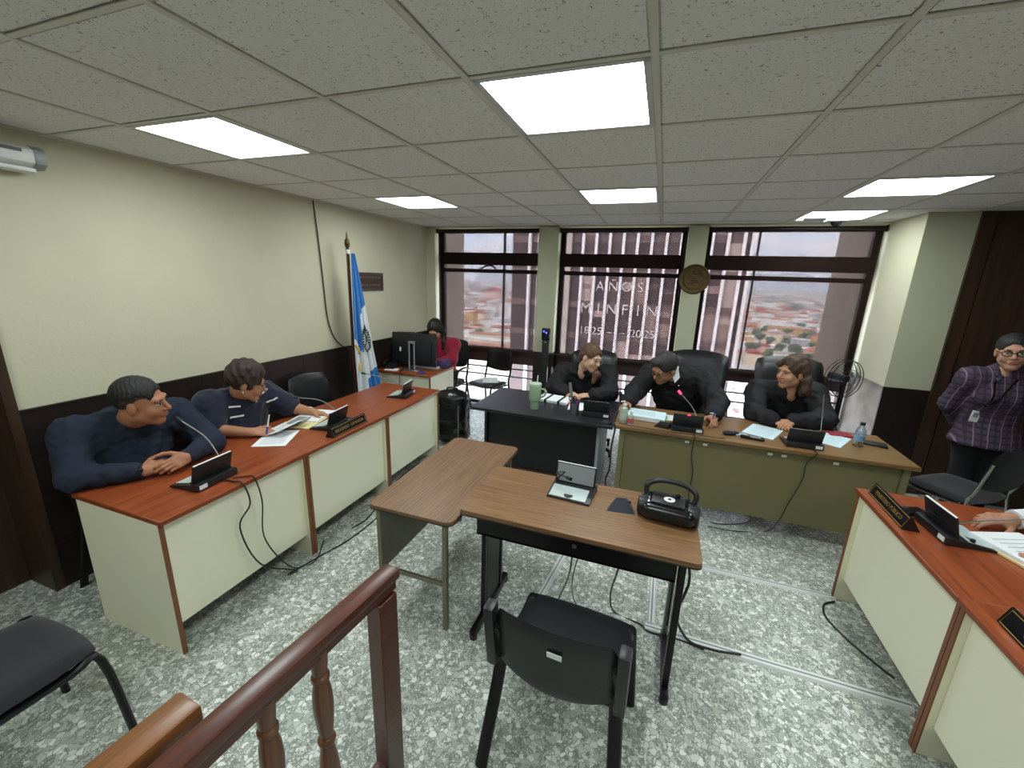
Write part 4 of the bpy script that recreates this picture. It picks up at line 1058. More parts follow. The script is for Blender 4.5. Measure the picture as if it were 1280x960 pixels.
# ------------------------------------------------------------------ man in the navy sweater
J = J_(sR=(-2.87, 1.17, 1.00), sL=(-2.84, 1.66, .98), eR=(-2.72, 1.075, .815), eL=(-2.56, 1.665, .82), wR=(-2.545, 1.27, .80), wL=(-2.49, 1.475, .81), neck=(-2.76, 1.40, 1.035), pel=(-2.91, 1.36, .56))
t = thing('person', 'seated man in a dark navy sweater with clasped hands on the desk', 'person', (-2.91, 1.36, 0))
H = Head((-2.645, 1.385, 1.145), (.78, .60, -.10), -.12, 1.10, 1.06)
B = SDF(.0045); add_head(B, H, J['neck'], .066, full=1.2)
B.cone(J['neck']*.65+J['pel']*.35, J['pel'], .055, .09, .05); B.cone(J['neck'], J['neck']*.65+J['pel']*.35, .045, .055, .04)
for s in 'RL': B.chain([J['neck'], J['s'+s], J['e'+s], J['w'+s]], [.05, .055, .04, .029], .03)
hand(B, J['wR'], (.34, .90, .05), (.62, -.30, .75), (.0, .2, 1), .85, .02, 1.08, finger_curls=(.75, .8, .85, .9))
hand(B, J['wL'], (.30, -.92, .02), (.75, .35, .55), (0, -.2, 1), .9, .02, 1.08, finger_curls=(.65, .75, .85, .95))
sdf_obj(B.field(), 'body', 'skin_man', t, face_extra(H), ('eye_white', 'iris', 'hair_black', 'lip_man'))
C = SDF(.008); T, mid = garment(C, J, .010, 'long', .040, 1.08, depth=.74, belly=.02)
C.cone(J['neck']+A_((-.02, 0, -.02)), J['neck']+A_((.005, 0, .012)), .088, .080, .03)
sw_ = sdf_obj(C.field().wrinkle(.0034, 66, 3), 'sweater', 'navy_knit', t)
Hd = SDF(.004); cap_hair(Hd, H, .006, front=.092, crown=.005)
for s in (-1, 1): Hd.ell(H.p(s*.080, .040, .008), H.rr(.034, .046, .052), H.R, .012, True); Hd.ell(H.p(s*.095, -.03, -.01), H.rr(.03, .09, .050), H.R, .02, True)
Hd.ell(H.p(0, -.02, -.10), H.rr(.11, .14, .090), H.R, .02, True)
sdf_obj(Hd.field().hairy(.0013, 300, seed=1), 'hair', 'hair_man', t)
Hd = SDF(.004); cap_hair(Hd, H, .0022, front=.092)
for s in (-1, 1): Hd.ell(H.p(s*.080, .046, -.004), H.rr(.034, .046, .050), H.R, .012, True); Hd.ell(H.p(s*.085, -.006, -.018), H.rr(.02, .026, .036), H.R, .008, True)
Hd.ell(H.p(0, -.02, -.125), H.rr(.11, .14, .085), H.R, .02, True)
sdf_obj(Hd.field(), 'hair_fade', 'hair_fade', t)
sit(J, (1, 0)); legs(t, J)
wd_ = nrm(J['wR']-J['eR']); wp = J['wR']-wd_*.004
wt = rel(MB().lathe([(.034, -.011), (.038, -.011), (.038, .011), (.034, .011)], 24, o=wp, R=Matrix(frame_m((0, 0, 0), np.cross(wd_, (0, 0, 1)), np.cross(wd_, np.cross(wd_, (0, 0, 1)))).to_3x3())), t).build('watch', 'black_plastic', t)
rel(MB().box(wp+A_((.022, -.022, .022)), (.03, .03, .012), R=rotm(.5, .5), bev=.004), t).build('watch_face', 'black_gloss', wt)

# ------------------------------------------------------------------ woman in the navy polo
J = J_(sR=(-2.86, 1.88, .965), sL=(-2.85, 2.29, .945), eR=(-2.79, 1.83, .805), eL=(-2.68, 2.40, .815), wR=(-2.565, 1.93, .79), wL=(-2.52, 2.435, .795), neck=(-2.79, 2.08, 1.005), pel=(-2.91, 2.08, .56))
t = thing('person', 'seated woman in a navy polo with white dashes writing on papers', 'person', (-2.91, 2.08, 0))
H = Head((-2.685, 2.045, 1.105), (.66, .66, -.34), -.10, 1.05)
B = SDF(.0045); add_head(B, H, J['neck'], .055, full=1.1); B.cone(J['neck']*.65+J['pel']*.35, J['pel'], .055, .09, .05); B.cone(J['neck'], J['neck']*.65+J['pel']*.35, .045, .055, .04)
for s in 'RL': B.chain([J['neck'], J['s'+s], J['e'+s], J['w'+s]], [.05, .055, .046, .028], .03)
hand(B, J['wR'], (.80, .60, -.06), (.15, -.45, .88), (-.4, .6, .5), .7, .03, .98, finger_curls=(.6, .7, .8, .9))
hand(B, J['wL'], (.85, .45, -.22), (.1, .2, .97), (.4, -.9, 0), .45, .05, .98)
B.ell(J['neck']+A_((.03, .01, -.05)), (.05, .07, .07), None, .03)
sdf_obj(B.field(), 'body', 'skin_polo', t, face_extra(H), ('eye_white', 'iris', 'hair_dark', 'lip_polo'))
C = SDF(.008); T, mid = garment(C, J, .016, 'short', .05, 1.12, depth=.78, belly=.03, wide=1.05)
C.cone(J['neck']+A_((.05, .02, .04)), J['neck']+A_((.10, .03, -.04)), .05, .014, .012, sub=True)
C.field().wrinkle(.0028, 62, 5); sdf_obj(C, 'polo_shirt', 'navy_polo', t)
for (a, b) in (((1.93, .945), (2.0, .935)), ((2.17, .975), (2.25, 1.0)), ((2.22, .90), (2.29, .925)), ((1.93, .865), (2.02, .862))):
    strip(t, C, line((-2.4, a[0], a[1]), (-2.4, b[0], b[1])), (-1, 0, 0), .012, 'white_plastic', 'white_dash')
strip(t, C, line((-2.4, 2.10, .965), (-2.4, 2.11, .94), 3), (-1, 0, 0), .012, 'white_plastic', 'collar_badge')
Hd = SDF(.0045); cap_hair(Hd, H, .020, crown=.014); Hd.ell(H.p(0, -.05, -.10), H.rr(.1, .10, .06), H.R, .015, True)
for k in range(16):
    a = k*2.4; Hd.ell(H.p(.055*math.cos(a), -.03+.055*math.sin(a), .095+.02*math.sin(k)), H.rr(.028, .028, .024), H.R, .01)
for s in (-1, 1): Hd.ell(H.p(s*.085, -.005, -.02), H.rr(.022, .025, .035), H.R, .008, True)
sdf_obj(Hd.field().hairy(.0030, 120, seed=2), 'hair', 'hair_dark', t)
glasses(t, H, 'gold')
rel(MB().ball(H.p(.081, -.002, -.046), .006), t).build('earring', 'white_plastic', t)
br = rel(MB().lathe([(.030, -.005), (.036, 0), (.030, .005)], 20, o=J['wL']-nrm(J['wL']-J['eL'])*.02, R=Matrix(frame_m((0, 0, 0), (.6, -.8, 0), (0, .2, 1)).to_3x3()) @ Matrix.Rotation(R90, 3, 'Y')), t).build('bracelet', 'white_plastic', t)
sit(J, (1, 0)); legs(t, J)
a = J['wR']+A_((.085, .05, .01))
pn = thing('pen', 'blue and white pen held by the woman in the navy polo', 'pen', (a[0], a[1], a[2]))
MB().tube([(0, 0, -.03), (.012, .03, .105)], .0045, 8).build('barrel', 'white_plastic', pn); MB().tube([(0, 0, -.03), (.005, .012, .022)], .0052, 8).build('grip', 'blue_led', pn)
mat('pen_blue', (40, 60, 170), .4); pn.children[1].data.materials[0] = MATS['pen_blue']

# ------------------------------------------------------------------ robed woman with glasses
def robe(t, J, wide=1.0, seed=1, g=.022, cuff=.062, arm=1.05, cut=None, depth=.74, cuffback=.015):
    C = SDF(.009); garment(C, J, g, 'long', cuff, arm, depth=depth, wide=wide, cuffback=cuffback)
    C.cone(J['neck']+A_((0, .02, -.02)), J['neck']+A_((0, .0, .02)), .082, .074, .03)
    if cut: C.cone(cut[0], cut[1], cut[2], cut[3], .008, sub=True)
    else: C.cone(J['neck']+A_((.0, -.06, .045)), J['neck']+A_((.0, -.112, -.085)), .046, .008, .008, sub=True)
    C.field().wrinkle(.0046, 50, seed); sdf_obj(C, 'robe', 'robe', t); return C
J = J_(sR=(-.90, 4.27, .925), sL=(-.45, 4.28, .95), eR=(-.95, 4.03, .81), eL=(-.38, 4.02, .82), wR=(-.80, 3.93, .79), wL=(-.53, 3.93, .79), neck=(-.69, 4.20, 1.01), pel=(-.66, 4.40, .56))
t = thing('person', 'robed woman with glasses and long auburn hair leaning on the black desk', 'person', (-.66, 4.40, 0))
H = Head((-.605, 4.11, 1.125), (.80, -.56, -.22), .16, 1.06)
B = SDF(.0045); add_head(B, H, J['neck'], .052); B.cone(J['neck']*.65+J['pel']*.35, J['pel'], .055, .09, .05); B.cone(J['neck'], J['neck']*.65+J['pel']*.35, .045, .055, .04)
for s in 'RL': B.chain([J['neck'], J['s'+s], J['e'+s], J['w'+s]], [.05, .05, .042, .030], .03)
hand(B, J['wR'], (.94, -.34, 0), (.1, -.3, .95), (-.2, -.5, .4), .5, .03)
hand(B, J['wL'], (-.92, -.36, .02), (-.1, -.3, .95), (0, .6, .3), .4, .03)
B.ell(J['neck']+A_((0, -.04, -.045)), (.052, .046, .075), None, .03)
sdf_obj(B.field(), 'body', 'skin_pale', t, face_extra(H), ('eye_white', 'iris', 'hair_auburn', 'lip_pale'))
C = robe(t, J, .98, 7)
Hd = SDF(.0045); cap_hair(Hd, H, .012, crown=.006)
for s in (-1, 1): Hd.ell(H.p(s*.085, .005, -.012), H.rr(.020, .03, .035), H.R, .008, True)
Hd.chain([H.p(-.06, -.06, .0), H.p(-.085, -.055, -.09), (-.535, 4.06, .98), (-.555, 4.03, .90)], [.04, .035, .033, .018], .03)
Hd.chain([H.p(.0, -.10, .0), H.p(-.03, -.10, -.10), (-.52, 4.10, .96)], [.05, .045, .03], .03)
sdf_obj(Hd.field().hairy(.0014, 150, seed=3), 'hair', 'hair_auburn', t); glasses(t, H, 'silver')
rel(MB().ball(C.hit((-.68, 3.6, .955), (0, 1, 0)), .007), t).build('robe_button', 'silver', t)
sit(J, (0, -1)); legs(t, J)

# ------------------------------------------------------------------ robed man
J = J_(sR=(-.03, 4.20, 1.0), sL=(.44, 4.22, 1.02), eR=(-.15, 3.94, .87), eL=(.56, 3.90, .87), wR=(-.20, 3.74, .805), wL=(.50, 3.67, .80), neck=(.165, 4.10, 1.045), pel=(.32, 4.38, .56))
t = thing('person', 'robed man with grey streaked hair, glasses and blue tie bending over papers', 'person', (.32, 4.38, 0))
H = Head((.085, 3.985, 1.115), (-.60, -.62, -.46), .22, 1.12, 1.05)
B = SDF(.0045); add_head(B, H, J['neck'], .062, full=1.15); B.cone(J['neck']*.65+J['pel']*.35, J['pel'], .055, .09, .05); B.cone(J['neck'], J['neck']*.65+J['pel']*.35, .045, .055, .04)
for s in 'RL': B.chain([J['neck'], J['s'+s], J['e'+s], J['w'+s]], [.05, .05, .042, .030], .03)
hand(B, J['wR'], (-.35, -.90, -.1), (-.6, .1, .8), (.6, -.2, .5), .7, .02, 1.02)
hand(B, J['wL'], (.10, -.98, -.08), (.5, 0, .86), (-.7, -.2, .5), .8, .02, 1.02, finger_curls=(.6, .8, .95, 1.0))
sdf_obj(B.field(), 'body', 'skin_judge', t, face_extra(H), ('eye_white', 'iris', 'hair_grey', 'lip_judge'))
nk = J['neck']; fd = nrm((-.25, -.95, -.1))
Sh = SDF(.007); garment(Sh, J, .004, 'long', .036, 1.0, depth=.70); Sh.cone(nk+A_((.02, .02, -.02)), nk+A_((-.01, -.01, .035)), .072, .073, .02)
Sh.cone(nk+A_((-.02, -.03, .03)), nk+A_((-.05, -.05, .10)), .056, .075, .006, sub=True)
Sh.field(); sdf_obj(Sh, 'shirt', 'white_shirt', t)
C = robe(t, J, 1.02, 11, .026, .058, 1.1, cut=(nk+fd*.11+A_((.015, 0, .05)), nk+fd*.20+A_((.02, 0, -.20)), .085, .022), cuffback=.05)
strip(t, Sh, line(nk+fd*.45+A_((.01, 0, .0)), nk+fd*.45+A_((.02, 0, -.20)), 9), -fd, .045, 'tie_blue', 'tie', .006)
for s in (-1, 1):
    r_ = nrm(np.cross(fd, (0, 0, 1)))*s
    G = [[Vector(nk+r_*.066+A_((0, 0, .055))-fd*.01), Vector(nk+r_*.060+fd*.05+A_((0, 0, .035))), Vector(nk+r_*.022+fd*.088+A_((0, 0, .015)))],
         [Vector(nk+r_*.082+A_((0, 0, .015))-fd*.01), Vector(nk+r_*.080+fd*.06-A_((0, 0, .005))), Vector(nk+r_*.055+fd*.108-A_((0, 0, .045)))]]
    rel(MB().sheet(G, .004), t).build('shirt_collar', 'white_shirt', t)
for s in 'RL':
    d_ = nrm(J['w'+s]-J['e'+s]); rel(MB().cyl(J['w'+s]-d_*.06, J['w'+s]+d_*.004, .043, .045, 20), t).build('cuff', 'white_shirt', t)
Hd = SDF(.0045); cap_hair(Hd, H, .009, front=.084, crown=.008)
for s in (-1, 1): Hd.ell(H.p(s*.078, .03, -.03), H.rr(.03, .045, .05), H.R, .01, True)
Hd.ell(H.p(0, -.02, -.125), H.rr(.1, .13, .085), H.R, .015, True); Hd.ell(H.p(.02, .055, .10), H.rr(.05, .04, .025), H.R, .02)
sdf_obj(Hd.field().hairy(.0011, 300, seed=4), 'hair', 'hair_grey', t); glasses(t, H, 'black_metal', rim=.0022)
rel(MB().ball(C.hit(A_((.23, 3.6, .955)), (0, 1, 0)), .008), t).build('lapel_pin', 'white_plastic', t)
sit(J, (0, -1)); legs(t, J)
p = J['wL']+A_((-.01, -.10, .0)); pn = thing('pen', 'blue pen held upright by the robed man', 'pen', tuple(p)); MB().tube([(0, 0, -.035), (.012, .02, .095)], .0045, 8).build('barrel', 'pen_blue', pn)

# ------------------------------------------------------------------ robed woman looking aside
J = J_(sR=(.91, 4.19, .955), sL=(1.34, 4.19, .975), eR=(.86, 3.95, .805), eL=(1.38, 3.95, .815), wR=(.985, 3.82, .79), wL=(1.12, 3.83, .80), neck=(1.135, 4.12, 1.03), pel=(1.16, 4.37, .56))
t = thing('person', 'robed woman with wavy brown hair looking aside, hands together by her papers', 'person', (1.16, 4.37, 0))
H = Head((1.10, 4.03, 1.175), (-.84, -.52, -.05), .05, 1.10)
B = SDF(.0045); add_head(B, H, J['neck'], .052); B.cone(J['neck']*.65+J['pel']*.35, J['pel'], .055, .09, .05); B.cone(J['neck'], J['neck']*.65+J['pel']*.35, .045, .055, .04)
for s in 'RL': B.chain([J['neck'], J['s'+s], J['e'+s], J['w'+s]], [.05, .05, .042, .030], .03)
hand(B, J['wR'], (.62, -.78, 0), (-.2, -.2, .95), (.2, .6, .6), .6, .03)
hand(B, J['wL'], (-.60, -.78, .05), (.2, -.2, .95), (-.3, .4, .7), .6, .03)
B.ell(J['neck']+A_((0, -.04, -.045)), (.052, .046, .075), None, .03)
sdf_obj(B.field(), 'body', 'skin_tan', t, face_extra(H), ('eye_white', 'iris', 'hair_brown', 'lip_tan'))
C = robe(t, J, 1.0, 15, .024, .055)
for k in range(3): rel(MB().ball(C.hit((1.10+.004*k, 3.6, .95-.035*k), (0, 1, 0)), .006), t).build('robe_button', 'black_gloss', t)
Hd = SDF(.0045); cap_hair(Hd, H, .014, crown=.008)
for s in (-1, 1):
    Hd.chain([H.p(s*.068, -.035, .05), H.p(s*.088, -.045, -.04), H.p(s*.098, -.05, -.12), H.p(s*.085, -.03, -.155)], [.035, .038, .040, .02], .03)
    Hd.ell(H.p(s*.088, .012, -.012), H.rr(.020, .028, .03), H.R, .008, True)
Hd.chain([H.p(0, -.09, 0), H.p(0, -.10, -.10), H.p(0, -.085, -.15)], [.06, .06, .04], .03)
Hd.chain([H.p(.02, .06, .095), H.p(.055, .07, .06), H.p(.072, .045, .01)], [.02, .02, .014], .02)
sdf_obj(Hd.field().hairy(.0032, 85, seed=5), 'hair', 'hair_brown', t)
rel(MB().ball(H.p(.080, -.002, -.044), .005), t).build('earring', 'silver', t)
sit(J, (0, -1)); legs(t, J)

# ------------------------------------------------------------------ standing woman in plaid shirt
J = J_(sR=(2.31, 4.13, 1.245), sL=(2.66, 4.10, 1.265), eR=(2.29, 4.25, 1.0), eL=(2.74, 4.22, 1.0), wR=(2.42, 4.36, .83), wL=(2.58, 4.36, .83), neck=(2.475, 4.12, 1.315), pel=(2.51, 4.18, .86))
t = thing('person', 'standing woman in a purple plaid shirt with glasses and an identity badge', 'person', (2.51, 4.18, 0))
H = Head((2.465, 4.075, 1.465), (-.42, -.90, -.06), -.10, 1.06)
B = SDF(.0045); add_head(B, H, J['neck'], .044); B.cone(J['neck']*.65+J['pel']*.35, J['pel'], .055, .09, .05); B.cone(J['neck'], J['neck']*.65+J['pel']*.35, .045, .055, .04)
for s in 'RL': B.chain([J['neck'], J['s'+s], J['e'+s], J['w'+s]], [.045, .045, .038, .028], .03)
hand(B, J['wR'], (.8, .1, -.5), (0, 1, 0), (0, 0, 1), .4, .03, .95); hand(B, J['wL'], (-.8, .1, -.5), (0, 1, 0), (0, 0, 1), .4, .03, .95)
B.ell(J['neck']+A_((-.01, -.025, -.05)), (.06, .045, .06), None, .03)
sdf_obj(B.field(), 'body', 'skin_warm', t, face_extra(H), ('eye_white', 'iris', 'hair_black', 'lip_warm'))
C = SDF(.008); garment(C, J, .010, 'long', .040, 1.0, hem=A_((2.52, 4.18, .84)), depth=.76, wide=1.06)
C.cone((2.52, 4.17, .90), (2.52, 4.16, .73), .150, .195, .04, T=np.eye(3), sc=A_((1.12, .92, 1)))
for s in (-1, 1): C.ell((2.47+s*.075, 4.05, 1.12), (.07, .06, .07), None, .05)
C.ell((2.52, 4.18, .60), (.5, .5, .13), None, .01, True)
C.cone(J['neck']+A_((-.0, -.0, -.03)), J['neck']+A_((-.0, -.0, .03)), .066, .058, .02)
C.cone(J['neck']+A_((-.02, -.055, .03)), J['neck']+A_((-.035, -.10, -.05)), .036, .010, .008, sub=True)
C.field().wrinkle(.0020, 66, 21); sdf_obj(C, 'plaid_shirt', 'plaid', t)
for s in (-1, 1):
    nk = J['neck']; G = [[Vector(nk+A_((s*.055, .03, .02))), Vector(nk+A_((s*.062, -.03, .012))), Vector(nk+A_((s*.02-.015, -.075, -.03)))], [Vector(nk+A_((s*.085, .035, -.02))), Vector(nk+A_((s*.10, -.055, -.025))), Vector(nk+A_((s*.07-.01, -.11, -.065)))]]
    rel(MB().sheet(G, .004), t).build('shirt_collar', 'plaid', t)
Hd = SDF(.0045); cap_hair(Hd, H, .007); Hd.ell(H.p(0, -.125, .03), H.rr(.045, .045, .045), H.R, .02)
for s in (-1, 1): Hd.ell(H.p(s*.080, .012, -.012), H.rr(.022, .03, .035), H.R, .008, True)
Hd.ell(H.p(0, -.02, -.12), H.rr(.1, .13, .08), H.R, .015, True)
sdf_obj(Hd.field().hairy(.0011, 300, seed=6), 'hair', 'hair_black', t); glasses(t, H, 'black_metal', rim=.0024)
rel(MB().ball(H.p(-.081, -.0, -.046), .006), t).build('earring', 'white_plastic', t)
a = strip(t, C, line((2.40, 3.6, 1.285), (2.375, 3.6, 1.05), 9), (0, 1, 0), .010, 'black_gloss', 'lanyard'); strip(t, C, line((2.51, 3.6, 1.275), (2.38, 3.6, 1.05), 9), (0, 1, 0), .010, 'black_gloss', 'lanyard')
bp_ = C.hit((2.365, 3.6, .955), (0, 1, 0))+Vector((0, -.022, 0)); bd = rel(MB().box(bp_+Vector((0, -.008, 0)), (.058, .004, .09), R=rotm(0, .12, .1), bev=.0015), t).build('identity_badge', 'white_plastic', t)
rel(MB().box(bp_+Vector((.001, -.0115, .012)), (.032, .002, .034), R=rotm(0, .12, .1)), t).build('photo', 'grey_plastic', bd)
rel(MB().tube([bp_+Vector((.003, -.009, .045)), C.hit((2.375, 3.6, 1.05), (0, 1, 0))+Vector((0, -.004, 0))], .004, 8), t).build('clip', 'steel', bd)
J.update(hR=A_((2.44, 4.18, .74)), hL=A_((2.60, 4.18, .74)), kR=A_((2.44, 4.16, .42)), kL=A_((2.60, 4.16, .42)), aR=A_((2.44, 4.20, .0)), aL=A_((2.60, 4.20, .0)), toe=A_((-.2, -.97, 0)))
legs(t, J, 'trousers', .088)

# ------------------------------------------------------------------ woman in red behind the monitors
J = J_(sR=(-2.96, 4.88, 1.0), sL=(-2.54, 4.88, 1.0), eR=(-3.0, 4.76, .82), eL=(-2.50, 4.76, .82), wR=(-2.88, 4.62, .79), wL=(-2.64, 4.62, .79), neck=(-2.75, 4.85, 1.06), pel=(-2.74, 5.0, .56))
t = thing('person', 'woman in red with centre parted black hair behind the monitors', 'person', (-2.74, 5.0, 0))
H = Head((-2.745, 4.765, 1.185), (.10, -.80, -.55), 0, 1.06)
B = SDF(.005); add_head(B, H, J['neck'], .050); B.cone(J['neck']*.65+J['pel']*.35, J['pel'], .055, .09, .05); B.cone(J['neck'], J['neck']*.65+J['pel']*.35, .045, .055, .04)
for s in 'RL': B.chain([J['neck'], J['s'+s], J['e'+s], J['w'+s]], [.045, .05, .04, .028], .03)
hand(B, J['wR'], (.2, -.97, 0), (0, 0, 1), (1, 0, 0), .4); hand(B, J['wL'], (-.2, -.97, 0), (0, 0, 1), (-1, 0, 0), .4)
sdf_obj(B.field(), 'body', 'skin_warm', t, face_extra(H), ('eye_white', 'iris', 'hair_black', 'lip_warm'))
C = SDF(.009); garment(C, J, .016, 'long', .045, 1.05, depth=.75); C.field().wrinkle(.002, 24, 31); sdf_obj(C, 'red_top', 'red_knit', t)
Hd = SDF(.005); cap_hair(Hd, H, .014, crown=.004)
for s in (-1, 1): Hd.chain([H.p(s*.07, -.02, .03), H.p(s*.088, -.02, -.06), (-2.745+s*-.105, 4.81, 1.03), (-2.745+s*-.10, 4.79, .95)], [.035, .034, .034, .02], .03)
sdf_obj(Hd.field().hairy(.0011, 300, seed=8), 'hair', 'hair_black', t)
rel(MB().tube([H.p(0, .060, .108), H.p(0, .02, .134), H.p(0, -.03, .139)], .0025, 6, 3), t).build('hair_parting', 'skin_warm', t)
sit(J, (0, -1)); legs(t, J)

# ------------------------------------------------------------------ person in the dark suit at the near desk
J = J_(sR=(2.20, 2.53, 1.07), sL=(2.20, 2.08, 1.07), eR=(2.02, 2.62, .86), eL=(1.95, 1.98, .86), wR=(1.735, 2.535, .805), wL=(1.70, 2.14, .80), neck=(2.15, 2.30, 1.14), pel=(2.26, 2.31, .56))
t = thing('person', 'person in a dark suit resting both hands beside a file', 'person', (2.26, 2.31, 0))
H = Head((2.09, 2.30, 1.27), (-.95, .1, -.3), 0, 1.06)
B = SDF(.0045); add_head(B, H, J['neck'], .058); B.cone(J['neck']*.65+J['pel']*.35, J['pel'], .055, .09, .05); B.cone(J['neck'], J['neck']*.65+J['pel']*.35, .045, .055, .04)
for s in 'RL': B.chain([J['neck'], J['s'+s], J['e'+s], J['w'+s]], [.05, .05, .042, .030], .03)
hand(B, J['wR'], (-.97, -.22, -.03), (.1, -.2, .95), (-.1, -1, .1), .62, .05, 1.08, finger_curls=(.5, .7, .8, .8))
hand(B, J['wL'], (-.90, .40, -.08), (.1, -.3, .95), (-.1, 1, .2), .75, .04, 1.08)
sdf_obj(B.field(), 'body', 'skin_judge', t, face_extra(H), ('eye_white', 'iris', 'hair_black', 'lip_judge'))
C = SDF(.009); garment(C, J, .016, 'long', .040, 1.12, depth=.75, cuffback=.085); C.field().wrinkle(.002, 60, 41); sdf_obj(C, 'suit_jacket', 'suit_navy', t)
for s in 'RL':
    d_ = nrm(J['w'+s]-J['e'+s]); rel(MB().cyl(J['w'+s]-d_*.09, J['w'+s]-d_*.005, .043, .046, 20), t).build('cuff', 'white_shirt', t)
Hd = SDF(.005); cap_hair(Hd, H, .010); Hd.ell(H.p(0, -.02, -.12), H.rr(.1, .13, .085), H.R, .015, True)
sdf_obj(Hd.field().hairy(.0011, 300, seed=9), 'hair', 'hair_black', t)
sit(J, (-1, 0)); legs(t, J)
# ================================================================== SMALL THINGS
mat('slate_plastic', (56, 62, 74), .25)
# conference units: local frame has the user at +y
def mic_unit(lab, loc, rz, neck=None, tip=None, light=False, led=False, rim=True, root=(-.105, -.045, .05), z=.75, lid_tilt=.26, sticker=1):
    t = thing('conference_unit', lab, 'microphone', (loc[0], loc[1], z), rz, 'desk conference units')
    MB().prism([(-.075, 0), (.085, 0), (.085, .010), (-.03, .030), (-.075, .034)], -.115, .115, R=Matrix(((0, 0, 1), (1, 0, 0), (0, 1, 0)))).build('base', 'black_plastic', t)
    MB().prism([(-.020, .0295), (.078, .0125), (.078, .0145), (-.020, .0315)], -.09, .105, R=Matrix(((0, 0, 1), (1, 0, 0), (0, 1, 0)))).build('key_plate', 'light_plastic', t)
    MB().box((0, -.085, .021), (.235, .045, .042), bev=.008).build('rear_bar', 'black_plastic', t)
    R_ = rotm(lid_tilt); c = Vector((0, -.062, .035))
    l = MB().box(c+R_ @ Vector((0, 0, .052)), (.222, .012, .112), R=R_, bev=.005).build('lid', 'black_plastic', t)
    MB().box(c+R_ @ Vector((0, .0075, .052)), (.205, .003, .098), R=R_, bev=.001).build('lid_face', 'light_plastic' if not light else 'grey_plastic', l)
    if rim: MB().box(c+R_ @ Vector((0, .0015, .1075)), (.214, .009, .004), R=R_, bev=.001).build('lid_rim', 'white_plastic', l)
    MB().prism([(-.06, 0), (-.02, .006), (.0, .008), (.02, .006), (.06, 0), (.02, -.005), (-.02, -.005)], -.001, .001, o=c+R_ @ Vector((0, -.0068, .055)), R=R_ @ Matrix.Rotation(R90, 3, 'X')).build('slot', 'black_gloss', l)
    if sticker: MB().box((.085*sticker, -.1085, .022), (.042, .0015, .022)).build('sticker', 'white_paper', t)
    if light:
        MB().lathe([(.020, 0), (.024, 0), (.024, .002), (.020, .002)], 24, o=(.005, .052, .018)).build('loop_mark', 'black_plastic', t)
    if neck or tip is not None:
        inv = Matrix.Translation((loc[0], loc[1], z)) @ Matrix.Rotation(rz, 4, 'Z'); inv = inv.inverted()
        pts = [Vector(root)] + [inv @ Vector(p) for p in (neck or [])] + [inv @ Vector(tip)]
        d = (pts[-1]-pts[-2]).normalized()
        g = MB().tube(pts, .0038, 8, 5).build('gooseneck', 'steel' if not light else 'black_plastic', t)
        MB().cyl(pts[-1]-d*.004, pts[-1]+d*.03, .0085, .0095, 12).build('microphone_head', 'red_led' if led else 'black_plastic', g)
        MB().cyl(Vector(root)-Vector((0, 0, .03)), Vector(root)+Vector((0, 0, .006)), .011, .009, 12).build('socket', 'black_plastic', t)
    if led: MB().box(c+R_ @ Vector((0, -.004, .108)), (.02, .008, .006), R=R_).build('talk_lamp', 'red_led', l)
    return t
mic_unit('black conference unit with gooseneck microphone in front of the man in navy', (-2.25, 1.39), R90+.08, [px(258, 548, x=-2.36)], px(226, 526, x=-2.44), root=(.095, -.045, .05), sticker=-1)
mic_unit('black conference unit with gooseneck microphone beside the papers of the woman in navy polo', (-2.26, 2.335), R90+.12, [px(402, 501, x=-2.36)], px(372, 497, x=-2.46), root=(.09, -.045, .06), sticker=1)
mic_unit('black conference unit standing alone at the flag end of the desks', (-2.27, 3.26), R90+.20, [px(478, 472, x=-2.36)], px(456, 467, x=-2.46), root=(.085, -.045, .05), sticker=1)
mic_unit('black conference unit without microphone on the black desk', (-.43, 3.50), .06, rim=False)
mic_unit('black conference unit with lit red microphone in front of the robed man', (.29, 3.44), .04, [px(866, 510, y=3.47), ], px(851, 492, y=3.53), led=True, rim=False, root=(.10, -.06, .04))
mic_unit('black conference unit with straight gooseneck in front of the robed woman looking aside', (1.08, 3.44), .02, [px(1028, 520, y=3.46)], px(1030, 492, y=3.5), rim=False, root=(.10, -.05, .04))
mic_unit('black conference unit beside the hand of the suited person', (1.44, 2.36), -R90+.06, [px(1184, 657, x=1.45), px(1205, 653, x=1.48), px(1240, 651, x=1.53)], px(1292, 649, x=1.60), root=(.095, .0, .035), sticker=1)
mic_unit('open conference unit with pale grey lid on the walnut desk', (-.345, 2.03), PI-.06, [px(706, 590, y=2.06), px(696, 591, y=2.03)], px(709, 597, y=1.98), light=True, root=(.10, -.055, .05), lid_tilt=.15, sticker=0)

# nameplates
def nameplate(lab, a, b, txt, flip=1, tz=.75):
    a, b = Vector((a[0], a[1], tz)), Vector((b[0], b[1], tz)); d = b-a; L_ = d.length; rz = math.atan2(d.y, d.x)
    t = thing('name_plate', lab, 'name plate', (a+b)/2, rz, 'desk name plates')
    MB().prism([(-.035, 0), (.035, 0), (-.004, .068), (-.010, .068)], -L_/2, L_/2, R=Matrix(((0, 0, 1), (1, 0, 0), (0, 1, 0)))).build('wedge', 'black_gloss', t)
    ya = Vector((0, .027, .068)).normalized(); n = Vector((0, -.068, .027)).normalized(); c = Vector((0, -.0225, .034))+n*.0012
    lettering(txt, .030, 'gold', frame_m(c, (1, 0, 0), ya), t, depth=.0006)
    q = MB(); cs = [c+Vector((sx*(L_/2-.012), 0, 0))+ya*sy*.029 for sx, sy in ((-1, -1), (1, -1), (1, 1), (-1, 1))]
    q.tube(cs, .0018, 4, closed=True).build('border', 'gold', t)
nameplate('black and gold name plate reading abogado defensor', (-2.085, 2.14), (-2.10, 2.52), 'ABOGADO  DEFENSOR')
